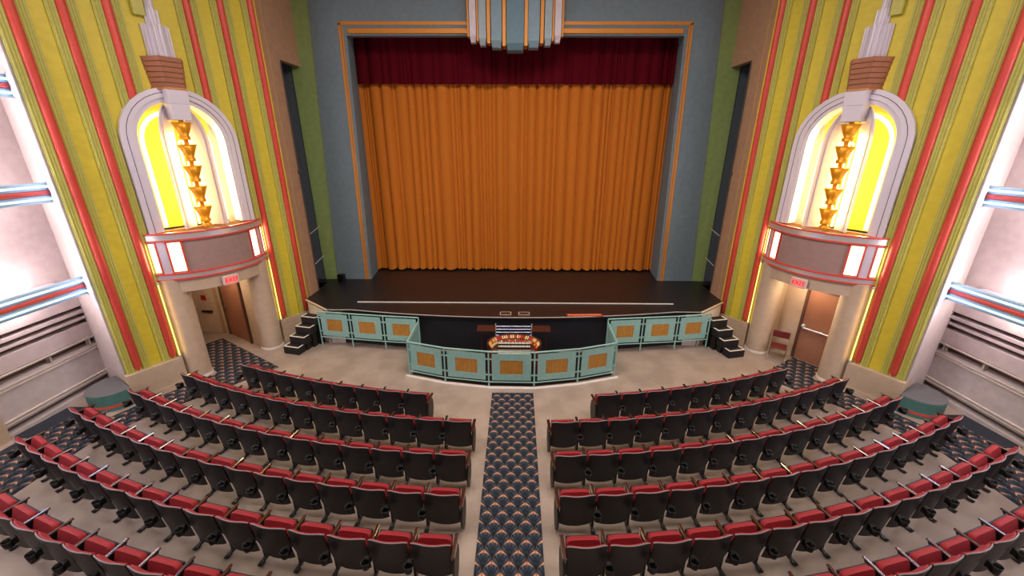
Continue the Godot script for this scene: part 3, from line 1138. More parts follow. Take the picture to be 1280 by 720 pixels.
	for k in 6:
		var ya := 7.02 + 0.107 * k
		var g0 := 0.86 + 0.028 * k
		var yb := ya + 0.092
		cb = MB.new()
		cb.hexa([W(sg, SC - 0.40 * g0, 0, ya), W(sg, SC + 0.40 * g0, 0, ya), W(sg, SC + 0.20 * g0, 0.41 * g0, ya), W(sg, SC - 0.20 * g0, 0.41 * g0, ya)], [W(sg, SC - 0.42 * g0, 0, yb), W(sg, SC + 0.42 * g0, 0, yb), W(sg, SC + 0.21 * g0, 0.43 * g0, yb), W(sg, SC - 0.21 * g0, 0.43 * g0, yb)])
		mk.call("slab", cb, M.copper_wood, core)
	cb = MB.new()
	cb.hexa([W(sg, SC - 0.37, 0, 6.985), W(sg, SC + 0.37, 0, 6.985), W(sg, SC + 0.20, 0.38, 6.985), W(sg, SC - 0.20, 0.38, 6.985)], [W(sg, SC - 0.37, 0, 7.015), W(sg, SC + 0.37, 0, 7.015), W(sg, SC + 0.20, 0.38, 7.015), W(sg, SC - 0.20, 0.38, 7.015)])
	mk.call("corbel_rim", cb, M.gold_paint)
	# fluted silver tower of three tiers
	for tier in [[0.27, 7.67, 8.30, 9], [0.145, 8.30, 8.62, 7], [0.085, 8.62, 9.60, 5]]:
		mb = MB.new()
		var rr := []
		for y in [tier[1], tier[2]]:
			var ring := PackedVector3Array()
			var nf: int = tier[3]
			for k in nf:
				var a7: float = PI * (k + 0.5) / nf
				for dd in [-0.42, -0.18, 0.18, 0.42]:
					var aa: float = a7 + dd * PI / nf
					var r: float = tier[0] * (1.0 if absf(dd) < 0.3 else 0.86)
					ring.append(W(sg, SC + cos(aa) * r, sin(aa) * r, y))
			rr.append(ring)
		mb.loft(rr, true, true)
		mk.call("tower_tier", mb, M.silver)
	mb = MB.new()
	wbox(mb, sg, SC + 0.14, SC + 0.34, 0.0, 0.12, 8.46, 9.6)
	mk.call("tower_wing", mb, M.reed)


func ledges(sg: float) -> void:
	var side := "left" if sg < 0 else "right"
	var where := ["low", "middle", "high"]
	var i := 0
	for y in [2.92, 5.02, 7.06]:
		var t := thing("light_ledge", "%s chrome ledge with red nose and cool light tubes on the %s side wall" % [where[i], side], "wall light", V(sg * 9.9, y - 0.42, 6.0), 0.0, "chrome light ledges on the side walls")
		i += 1
		var o := -t.position
		var d0 := 2.0
		var d1 := 8.66
		# trough open to the wall, so its lamps wash the panels above and below
		for b in [[y - 0.17, y, "upper_band"], [y - 0.42, y - 0.25, "lower_band"]]:
			var mb := MB.new()
			mb.box(V(sg * 9.94, (b[0] + b[1]) / 2, (d0 + d1) / 2) + o, Vector3(0.05, (b[1] - b[0]) / 2, (d1 - d0) / 2), Basis.IDENTITY, 0.02)
			obj(b[2], mb, M.ice_blue, t)
			mb = MB.new()
			mb.tube(PackedVector3Array([V(sg * 9.872, (b[0] + b[1]) / 2, d0) + o, V(sg * 9.872, (b[0] + b[1]) / 2, d1 - 0.05) + o]), 0.022, 8)
			obj("light_tube", mb, M.lamp_cool, t)
			var ty: float = (b[0] + b[1]) / 2
			area("tube_glow", V(sg * 9.84, ty, (d0 + d1) / 2) + o, V(sg * 8.8, ty, (d0 + d1) / 2) + o, Vector2(d1 - d0 - 0.1, 0.05), Color(0.72, 0.82, 1.0), 2.8, t)
		var mb2 := MB.new()
		mb2.tube(PackedVector3Array([V(sg * 9.90, y - 0.21, d0) + o, V(sg * 9.90, y - 0.21, d1 + 0.06) + o]), 0.05, 10)
		obj("red_nose", mb2, M.red_paint, t)
		mb2 = MB.new()
		mb2.box(V(sg * 10.33, y - 0.21, (d0 + d1) / 2) + o, Vector3(0.42, 0.03, (d1 - d0) / 2))
		obj("shelf", mb2, M.silver, t)
		# lamps on the shelf and under it
		for d in [7.75, 5.3, 3.2]:
			for up in [1.0, -1.0]:
				mb2 = MB.new()
				mb2.lathe(V(sg * 10.45, y - 0.21 + (0.04 if up > 0 else -0.16), d) + o, [[0.03, 0.0], [0.07, 0.04], [0.07, 0.09], [0.02, 0.12]], 12)
				obj("lamp", mb2, M.lamp_warm, t)
				omni("lamp_glow", V(sg * 10.45, y - 0.21 + up * 0.10, d) + o, Color(1.0, 0.92, 0.88), 1.4 if d > 7 else 2.2, 0.07, t)


func cable(sg: float) -> void:
	var side := "left" if sg < 0 else "right"
	var t := thing("cable_stand", "thin vertical cable with two short bars at the %s edge of the stage opening" % side, "cable", V(sg * 6.84, STAGE, 13.19))
	var mb := MB.new()
	mb.tube(PackedVector3Array([Vector3(0, 0, 0.03), Vector3(0, 3.0, 0.03), Vector3(0, 7.1, 0.03)]), 0.014, 6)
	obj("cable", mb, M.cable, t)
	for y in [0.95, 2.0]:
		mb = MB.new()
		mb.tube(PackedVector3Array([Vector3(0, y, 0.03), Vector3(-sg * 0.02, y + 0.12, -0.62)]), 0.016, 6)
		obj("bar", mb, M.edge_grey, t)
	mb = MB.new()
	mb.box(Vector3(0, 4.0, 0.03), Vector3(0.03, 0.05, 0.03))
	obj("clip", mb, M.cable, t)


# ---------------------------------------------------------------- stage things
func curtain_mesh(x0: float, x1: float, y0: float, y1: float, d: float, seed_: int, pitch: float, amp: float, hem: float) -> MB:
	var rng := RandomNumberGenerator.new()
	rng.seed = seed_
	var n := FastNoiseLite.new()
	n.seed = seed_
	n.frequency = 0.35
	# pleat boundaries with uneven spacing
	var xs := [x0]
	while xs[-1] < x1:
		xs.append(xs[-1] + pitch * (rng.randf_range(0.3, 0.8) if rng.randf() < 0.45 else rng.randf_range(0.9, 2.0)))
	xs[-1] = x1
	var mb := MB.new()
	var cols := []
	for i in xs.size() - 1:
		var a: float = amp * clampf((xs[i + 1] - xs[i]) / pitch, 0.35, 1.3) * rng.randf_range(0.55, 1.2)
		for k in 10:
			var u := k / 10.0
			var sh := pow(absf(sin(PI * u)), 0.45)
			cols.append([lerpf(xs[i], xs[i + 1], u), sh * a, u])
	cols.append([x1, 0.0, 0.0])
	var ly := [0.0, 0.02, 0.25, 0.6, 1.0]
	for i in cols.size() - 1:
		for j in ly.size() - 1:
			var q := []
			for c in [[i, j], [i + 1, j], [i + 1, j + 1], [i, j + 1]]:
				var col: Array = cols[c[0]]
				var f: float = ly[c[1]]
				var low: float = y0 - hem * (sin(PI * col[2]) - 0.5)
				var y: float = lerpf(low, y1, f)
				var sway: float = 0.03 * n.get_noise_2d(col[0] * 2.0, f * 3.0)
				var dep: float = col[1] * lerpf(1.0, 0.75, f)
				q.append(V(col[0] + sway, y, d - dep - 0.04 * n.get_noise_2d(col[0] * 4.0 + 30.0, 0.0)))
			mb.quad(q[0], q[1], q[2], q[3], 1)
	return mb


func curtains() -> void:
	var g := obj("stage_curtain", curtain_mesh(-5.72, 5.72, 1.02, 9.6, 15.72, 11, 0.25, 0.16, 0.04), M.curtain_gold)
	tag(g, "amber gold pleated stage curtain hanging to the stage floor", "curtain")
	var v := obj("valance_curtain", curtain_mesh(-5.68, 5.68, 7.76, 9.6, 15.50, 23, 0.24, 0.10, 0.0), M.curtain_wine)
	tag(v, "dark wine red valance across the top of the gold curtain", "curtain")


func pendant() -> void:
	var t := thing("fluted_pendant", "stepped blue and pearl pendant with gold ribs hanging over the stage opening", "ornament", V(0.0, 8.56, 14.4))
	var xs := [[-0.27, 0.29, 0.0, 0.55, "deep_blue"], [0.38, 0.76, 0.09, 0.44, "mid_blue"], [0.88, 1.14, 0.17, 0.34, "pale_blue"], [1.19, 1.43, 0.26, 0.26, "pearl"], [-0.74, -0.38, 0.09, 0.44, "mid_blue"], [-1.12, -0.86, 0.17, 0.34, "pale_blue"], [-1.41, -1.17, 0.26, 0.26, "pearl"]]
	for q in xs:
		var mb := MB.new()
		var x0: float = q[0]
		var x1: float = q[1]
		var o: float = q[3]
		var b: float = q[2]
		var r0 := [Vector3(x0 + 0.03, b - 0.05, -0.05), Vector3(x1 - 0.03, b - 0.05, -0.05), Vector3(x1 - 0.05, b - 0.05, o - 0.10), Vector3(x0 + 0.05, b - 0.05, o - 0.10)]
		var r1 := [Vector3(x0, b + 0.12, -0.05), Vector3(x1, b + 0.12, -0.05), Vector3(x1 - 0.02, b + 0.12, o), Vector3(x0 + 0.02, b + 0.12, o)]
		var r2 := [Vector3(x0, 2.62, -0.05), Vector3(x1, 2.62, -0.05), Vector3(x1 - 0.02, 2.62, o), Vector3(x0 + 0.02, 2.62, o)]
		mb.hexa(r0, r1)
		mb.hexa(r1, r2)
		obj("panel", mb, M[q[4]], t)
	for k in [[0.335, 0.42, 0.06], [0.82, 0.32, 0.15], [1.165, 0.24, 0.23], [1.46, 0.16, 0.36], [-0.325, 0.42, 0.06], [-0.80, 0.32, 0.15], [-1.145, 0.24, 0.23], [-1.44, 0.16, 0.36]]:
		var mb := MB.new()
		var w := 0.055 if absf(k[0]) < 1.0 else 0.03
		mb.box(Vector3(k[0], (k[2] + 2.62) / 2, k[1] / 2), Vector3(w, (2.62 - k[2]) / 2, k[1] / 2 + 0.03), Basis.IDENTITY, 0.008)
		obj("gold_rib", mb, M.gold_paint, t)


func stage_bits() -> void:
	var mb := MB.new()
	mb.box(V(0.05, STAGE + 0.012, 12.05), Vector3(5.12, 0.012, 0.022))
	tag(obj("white_batten", mb, M.white_line), "long thin white batten lying across the black stage", "batten")
	for x in [-0.23, 0.33]:
		var t := thing("floor_plate", "small copper framed hatch in the stage edge, %s one" % ("left" if x < 0 else "right"), "floor plate", V(x, STAGE, 11.2), 0.0, "hatches near the stage edge")
		mb = MB.new()
		for q in [[-0.16, 0, 0.012, 0.12], [0.16, 0, 0.012, 0.12], [0, -0.11, 0.16, 0.012], [0, 0.11, 0.16, 0.012]]:
			mb.box(Vector3(q[0], 0.006, q[1]), Vector3(q[2], 0.006, q[3]))
		obj("rim", mb, M.edge_grey, t)
		mb = MB.new()
		mb.box(Vector3(0, 0.004, 0), Vector3(0.15, 0.004, 0.10))
		obj("lid", mb, M.copper_plate, t)
	var rs := thing("red_strip", "short red strip with pale marks on the stage edge, right of centre", "strip", V(2.15, STAGE, 11.1), 0.04)
	mb = MB.new()
	mb.box(Vector3(0, 0.01, 0), Vector3(0.54, 0.01, 0.09))
	obj("strip", mb, M.red_strip, rs)
	for k in 12:
		mb = MB.new()
		mb.box(Vector3(-0.47 + 0.085 * k, 0.0215, 0), Vector3(0.012, 0.0015, 0.05), Basis(Vector3.UP, 0.5))
		obj("mark", mb, M.tab_cream, rs)
	var bx := thing("floor_box", "small black box on the stage floor by the left green pilaster", "box", V(-6.45, STAGE, 14.15))
	mb = MB.new()
	mb.box(Vector3(0, 0.14, 0), Vector3(0.12, 0.14, 0.1), Basis.IDENTITY, 0.02)
	obj("case", mb, M.ebony, bx)
	mb = MB.new()
	mb.lathe(Vector3(0, 0.28, 0), [[0.06, 0.0], [0.06, 0.02]], 12)
	obj("cap", mb, M.cable, bx)


func stairs(sg: float) -> void:
	var side := "left" if sg < 0 else "right"
	var t := thing("stage_steps", "four black steps with white edges up to the %s stage corner" % side, "steps", V(sg * 6.74, LOW, 10.74), 0.0, "black stage steps")
	# treads are turned a little towards the middle and each one stands further in than the last
	var w := Vector3(0.974, 0, -sg * 0.225)
	var d := Vector3(-sg * 0.225, 0, -0.974)
	var b := Basis(w, Vector3.UP, w.cross(Vector3.UP))
	for k in 4:
		var y1 := 0.24 * (k + 1)
		var c := Vector3(-sg * 0.115 * k, 0, -0.205 * k) + d * 0.14
		var mb := MB.new()
		mb.box(c + Vector3(0, y1 - 0.12, 0), Vector3(0.27, 0.118, 0.15), b, 0.01)
		if k > 0:
			mb.box(c + Vector3(0, (y1 - 0.24) / 2, 0) + d * 0.06, Vector3(0.22, (y1 - 0.24) / 2, 0.09), b)
		var st := obj("step", mb, M.step_black, t)
		var nz := MB.new()
		nz.box(c + Vector3(0, y1 + 0.004, 0) - d * 0.125, Vector3(0.265, 0.005, 0.022), b)
		nz.box(c + Vector3(0, y1 + 0.004, 0) + w * 0.248, Vector3(0.02, 0.005, 0.12), b)
		nz.box(c + Vector3(0, y1 + 0.004, 0) - w * 0.248, Vector3(0.02, 0.005, 0.12), b)
		obj("white_edge", nz, M.white_line, st)


func round_box(sg: float) -> void:
	var side := "left" if sg < 0 else "right"
	var at := W(sg, 4.96, -0.22, 0)
	at.y = fy(8.7)
	# its flat back stands against the return wall
	var t := thing("corner_planter", "low teal half round box with red stripe in the %s wall corner" % side, "box", at, atan2(sg * TT.x, -TT.y), "teal boxes in the wall corners")
	var sector := func(r: float, y0: float, y1: float) -> MB:
		var mb := MB.new()
		var ring := PackedVector3Array()
		for k in 17:
			var a := PI * k / 16.0
			ring.append(Vector3(cos(a) * r, y0, 0.01 + sin(a) * r * 0.92))
		ring.append(Vector3(-r, y0, -0.2))
		ring.append(Vector3(r, y0, -0.2))
		mb.prism(ring, Vector3(0, y1 - y0, 0), 1)
		return mb
	obj("body", sector.call(0.52, 0.03, 0.46), M.teal_box, t)
	obj("red_stripe", sector.call(0.527, 0.13, 0.19), M.red_paint, t)
	obj("top", sector.call(0.51, 0.46, 0.475), M.grey_top, t)
	obj("plinth", sector.call(0.62, 0.0, 0.03), M.pale_blue, t)


# ---------------------------------------------------------------- railing and organ
func rail_run(t: Node3D, pts: Array, top: float, plain: bool, low := 0.16) -> void:
	var o := -t.position
	for i in pts.size():
		var p: Vector2 = pts[i]
		var mb := MB.new()
		mb.tube(PackedVector3Array([V(p.x, LOW, p.y) + o, V(p.x, top, p.y) + o]), 0.022, 8)
		obj("post", mb, M.teal_paint, t)
	for i in pts.size() - 1:
		var a: Vector2 = pts[i]
		var b: Vector2 = pts[i + 1]
		var dir := (b - a).normalized()
		var len_ := (b - a).length()
		var x3 := Vector3(dir.x, 0, -dir.y)
		var bs := Basis(x3, Vector3.UP, x3.cross(Vector3.UP))
		var mid := V((a.x + b.x) / 2, 0, (a.y + b.y) / 2) + o
		for y in [top, LOW + low]:
			var mb := MB.new()
			mb.tube(PackedVector3Array([V(a.x, y, a.y) + o, V(b.x, y, b.y) + o]), 0.024 if y == top else 0.018, 8)
			obj("rail", mb, M.teal_paint, t)
		var y0 := LOW + low + 0.06
		var y1 := top - 0.06
		var hw := len_ / 2 - 0.085
		var hh := (y1 - y0) / 2
		var cy := (y0 + y1) / 2
		if plain:
			var mb := MB.new()
			mb.box(mid + Vector3(0, cy, 0), Vector3(hw, hh, 0.012), bs, 0.004)
			obj("panel", mb, M.teal_paint, t)
			continue
		var iw := hw * 0.58
		var ih := hh * 0.53
		var fr := MB.new()
		for q in [[-(hw + iw) / 2, 0.0, (hw - iw) / 2, hh], [(hw + iw) / 2, 0.0, (hw - iw) / 2, hh], [0.0, (hh + ih) / 2, iw, (hh - ih) / 2], [0.0, -(hh + ih) / 2, iw, (hh - ih) / 2]]:
			fr.box(mid + bs * Vector3(q[0], 0, 0) + Vector3(0, cy + q[1], 0), Vector3(q[2], q[3], 0.016), bs)
		var pn := obj("panel", fr, M.teal_paint, t)
		var mb2 := MB.new()
		mb2.box(mid + Vector3(0, cy, 0), Vector3(iw, ih, 0.008), bs)
		var ins := obj("amber_inset", mb2, M.amber_board, pn)
		ins.set_meta("label", "amber brown board")
		# clips that hold the panel between the posts
		var cl := MB.new()
		for e in [-1.0, 1.0]:
			for h in [0.6, -0.6]:
				cl.box(mid + bs * Vector3(e * (hw + 0.04), 0, 0) + Vector3(0, cy + h * hh, 0), Vector3(0.045, 0.02, 0.01), bs)
		obj("clip", cl, M.teal_paint, pn)


func railings() -> void:
	var t := thing("railing", "teal panelled railing by the left stage steps", "railing", V(-4.4, LOW, 11.1), 0.0, "teal railings before the stage")
	rail_run(t, [Vector2(-6.08, 11.36), Vector2(-5.03, 11.20), Vector2(-3.95, 11.05), Vector2(-2.84, 10.93)], 0.91, false, 0.30)
	t = thing("railing", "teal panelled railing by the right stage steps", "railing", V(4.4, LOW, 11.1), 0.0, "teal railings before the stage")
	rail_run(t, [Vector2(2.84, 10.93), Vector2(3.93, 11.05), Vector2(5.03, 11.18), Vector2(6.09, 11.36)], 0.91, false, 0.30)
	t = thing("railing", "curved teal railing of five panels round the organ pit", "railing", V(0, LOW, 9.3), 0.0, "teal railings before the stage")
	rail_run(t, [Vector2(-2.84, 9.60), Vector2(-1.80, 9.27), Vector2(-0.62, 9.08), Vector2(0.57, 9.06), Vector2(1.74, 9.27), Vector2(2.80, 9.62)], 0.80, false)
	rail_run(t, [Vector2(-2.84, 9.62), Vector2(-2.84, 10.90)], 0.80, true)
	rail_run(t, [Vector2(2.80, 9.64), Vector2(2.84, 10.90)], 0.80, true)
	# pale kerb at the foot of the railing
	var mb := MB.new()
	var ks := [Vector2(-2.94, 9.62), Vector2(-2.94, 9.52), Vector2(-1.80, 9.17), Vector2(-0.62, 8.97), Vector2(0.57, 8.95), Vector2(1.76, 9.17), Vector2(2.90, 9.52), Vector2(2.90, 9.64)]
	for i in range(1, ks.size() - 2):
		var a: Vector2 = ks[i]
		var b: Vector2 = ks[i + 1]
		mb.hexa([V(a.x, LOW, a.y), V(b.x, LOW, b.y), V(b.x, LOW, b.y + 0.10), V(a.x, LOW, a.y + 0.10)], [V(a.x, LOW + 0.035, a.y), V(b.x, LOW + 0.035, b.y), V(b.x, LOW + 0.035, b.y + 0.10), V(a.x, LOW + 0.035, a.y + 0.10)])
	for i in mb.p.size():
		mb.p[i] -= t.position
	obj("kerb", mb, M.cream, t)
	# dark platform the organ stands on
	mb = MB.new()
	var ring := PackedVector3Array()
	for q in [Vector2(-2.80, 10.98), Vector2(-2.80, 9.68), Vector2(-1.76, 9.36), Vector2(-0.6, 9.15), Vector2(0.55, 9.13), Vector2(1.7, 9.36), Vector2(2.76, 9.70), Vector2(2.80, 10.98)]:
		ring.append(V(q.x, LOW, q.y))
	mb.prism(ring, Vector3(0, 0.015, 0))
	tag(obj("pit_floor", mb, M.pit_black), "black floor board inside the organ pit", "floor board")


func organ() -> void:
	var t := thing("organ_console", "horseshoe theatre organ console with red and cream tabs behind the railing", "organ", V(0.04, LOW + 0.015, 9.95))
	var mb := MB.new()
	# body
	mb.box(Vector3(0, 0.34, -0.16), Vector3(0.62, 0.34, 0.28), Basis.IDENTITY, 0.03)
	obj("body", mb, M.plank, t)
	for e in [-1.0, 1.0]:
		mb = MB.new()
		mb.box(Vector3(e * 0.62, 0.36, 0.14), Vector3(0.05, 0.36, 0.12), Basis.IDENTITY, 0.02)
		obj("cheek", mb, M.console_red, t)
	# horseshoe bolster with rows of stop tabs
	var hp := func(a: float, r: float) -> Vector3:
		return Vector3(cos(a) * 0.68 * r, 0.0, -sin(a) * 0.50 * r)
	mb = MB.new()
	var rings := []
	for i in 33:
		var a := lerpf(-0.35, PI + 0.35, i / 32.0)
		var ring := PackedVector3Array()
		for q in [[0.84, 0.60], [1.06, 0.86], [1.12, 0.86], [1.10, 0.55]]:
			ring.append(hp.call(a, q[0]) + Vector3(0, q[1], 0))
		rings.append(ring)
	mb.loft(rings, true, true)
	var bol := obj("bolster", mb, M.plank, t)
	var rng := RandomNumberGenerator.new()
	rng.seed = 5
	for row in 2:
		for i in 40:
			var a := lerpf(-0.28, PI + 0.28, i / 39.0)
			var r := 0.90 + 0.09 * row
			var c: Vector3 = hp.call(a, r) + Vector3(0, 0.685 + 0.11 * row, 0)
			var out: Vector3 = hp.call(a, 1.0).normalized()
			var tb := MB.new()
			var bx := Vector3.UP.cross(out).normalized()
			var up := (Vector3.UP * 0.75 + out * 0.65).normalized()
			tb.box(c, Vector3(0.021, 0.052, 0.008), Basis(bx, up, bx.cross(up)), 0.003)
			var pick := rng.randf()
			var mm: Material = M.tab_cream if pick < 0.5 else (M.tab_red if pick < 0.82 else M.tab_amber)
			if i > 13 and i < 26 and row == 0 and pick < 0.7:
				mm = M.tab_red
			obj("tab", tb, mm, bol)
	# four manuals
	for k in 4:
		var y := 0.60 + 0.055 * k
		var z := 0.16 - 0.10 * k
		mb = MB.new()
		mb.box(Vector3(0, y - 0.02, z), Vector3(0.46, 0.02, 0.055))
		var man := obj("manual", mb, M.ebony, t)
		for w in 31:
			var kb := MB.new()
			kb.box(Vector3(-0.435 + 0.029 * w, y + 0.007, z + 0.005), Vector3(0.0132, 0.008, 0.046))
			obj("white_key", kb, M.ivory, man)
		for w in 30:
			if [1, 1, 0, 1, 1, 1, 0][w % 7]:
				var kb2 := MB.new()
				kb2.box(Vector3(-0.4205 + 0.029 * w, y + 0.02, z - 0.015), Vector3(0.008, 0.008, 0.028))
				obj("black_key", kb2, M.ebony, man)
	# mirror-like music desk with planks either side
	var md := thing("music_desk", "shiny silver ribbed music desk with dark wooden wings behind the organ", "music desk", V(0.02, LOW + 0.015, 10.56))
	for k in 4:
		mb = MB.new()
		mb.tube(PackedVector3Array([Vector3(-0.51, 0.78 + 0.085 * k, -0.02 * k), Vector3(0.51, 0.78 + 0.085 * k, -0.02 * k)]), 0.036, 12, true, 0.022)
		obj("slat", mb, M.lid_glass, md)
	for e in [-1.0, 1.0]:
		mb = MB.new()
		mb.box(Vector3(e * 0.525, 0.56, -0.03), Vector3(0.012, 0.56, 0.03))
		obj("upright", mb, M.edge_grey, md)
	for e in [-1.0, 1.0]:
		mb = MB.new()
		mb.box(Vector3(e * 0.80, 0.98, -0.02), Vector3(0.27, 0.012, 0.13), Basis(Vector3.RIGHT, 0.3), 0.006)
		obj("wing", mb, M.plank, md)
		mb = MB.new()
		mb.box(Vector3(e * 0.95, 0.48, -0.05), Vector3(0.02, 0.48, 0.02))
		obj("leg", mb, M.plank, md)
	# bench on the near side
	var bn := thing("organ_bench", "dark wooden organ bench hidden behind the middle railing panel", "bench", V(0.04, LOW + 0.015, 9.42))
	mb = MB.new()
	mb.box(Vector3(0, 0.40, 0), Vector3(0.42, 0.025, 0.10), Basis.IDENTITY, 0.008)
	obj("seat", mb, M.plank, bn)
	for e in [-1.0, 1.0]:
		mb = MB.new()
		mb.box(Vector3(e * 0.38, 0.188, 0), Vector3(0.02, 0.188, 0.09))
		obj("leg", mb, M.plank, bn)


# ---------------------------------------------------------------- carpets
func carpet_poly(pts: Array, lift: float) -> MB:
	var flat := PackedVector2Array(pts)
	var mb := MB.new()
	var ix := Geometry2D.triangulate_polygon(flat)
	for i in range(0, ix.size(), 3):
		var q := []
		var u := []
		for k in 3:
			var p: Vector2 = flat[ix[i + k]]
			q.append(V(p.x, fy(p.y) + lift, p.y))
			u.append(Vector2(p.x / 0.26, -p.y / 0.36))
		if (q[1] - q[0]).cross(q[2] - q[0]).y > 0:
			mb.tri(q[0], q[2], q[1], -1, u[0], u[2], u[1])
		else:
			mb.tri(q[0], q[1], q[2], -1, u[0], u[1], u[2])
	# edge thickness
	for i in flat.size():
		var a := flat[i]
		var b := flat[(i + 1) % flat.size()]
		mb.quad(V(a.x, fy(a.y) + lift, a.y), V(b.x, fy(b.y) + lift, b.y), V(b.x, fy(b.y), b.y), V(a.x, fy(a.y), a.y))
	return mb


func carpets() -> void:
	var t := thing("aisle_carpet", "navy fan patterned carpet runner down the centre aisle", "carpet", Vector3.ZERO)
	obj("pile", carpet_poly([Vector2(-0.50, 2.0), Vector2(0.50, 2.0), Vector2(0.54, 8.8), Vector2(-0.52, 8.8)], 0.012), M.carpet, t)
	for sg in [-1.0, 1.0]:
		var side := "left" if sg < 0 else "right"
		var pts := []
		for q in [[7.45, 9.0], [7.95, 8.4], [8.5, 7.55], [8.85, 6.8], [8.80, 5.3], [8.7, 2.2], [10.22, 2.2], [10.22, 7.7], [9.3, 7.62], [9.08, 8.15], [8.66, 9.0]]:
			pts.append(Vector2(sg * q[0], q[1]))
		var c := thing("side_carpet", "navy patterned carpet along the %s side wall past the row ends" % side, "carpet", Vector3.ZERO)
		obj("pile", carpet_poly(pts, 0.010), M.carpet, c)
		var mb := MB.new()
		for e in [[2.2, 6.75, 10.22, 10.40], [6.85, 8.0, 10.35, 10.68]]:
			mb.hexa([V(sg * 10.22, fy(e[0]), e[0]), V(sg * e[3], fy(e[0]), e[0]), V(sg * e[3], fy(e[1]), e[1]), V(sg * 10.22, fy(e[1]), e[1])], [V(sg * 10.22, fy(e[0]) + 0.013, e[0]), V(sg * e[3], fy(e[0]) + 0.013, e[0]), V(sg * e[3], fy(e[1]) + 0.013, e[1]), V(sg * 10.22, fy(e[1]) + 0.013, e[1])])
		obj("plain_border", mb, M.carpet_edge, c)
		# mat leading into the exit
		var ring := []
		var outline := [[1.88, -1.85], [2.58, -1.85], [2.95, -0.2], [3.0, 0.34], [3.45, 0.55], [3.17, 1.36], [1.94, 1.5]] if sg < 0 else [[2.15, -0.40], [2.95, -0.40], [3.0, 0.34], [3.45, 0.55], [3.17, 1.36], [2.22, 1.5]]
		for q in outline:
			var w := W(sg, q[0], q[1], 0)
			ring.append(Vector2(w.x, -w.z))
		var e := thing("exit_carpet", "navy patterned carpet strip leading through the %s exit" % side, "carpet", Vector3.ZERO)
		obj("pile", carpet_poly(ring, 0.016), M.carpet, e)


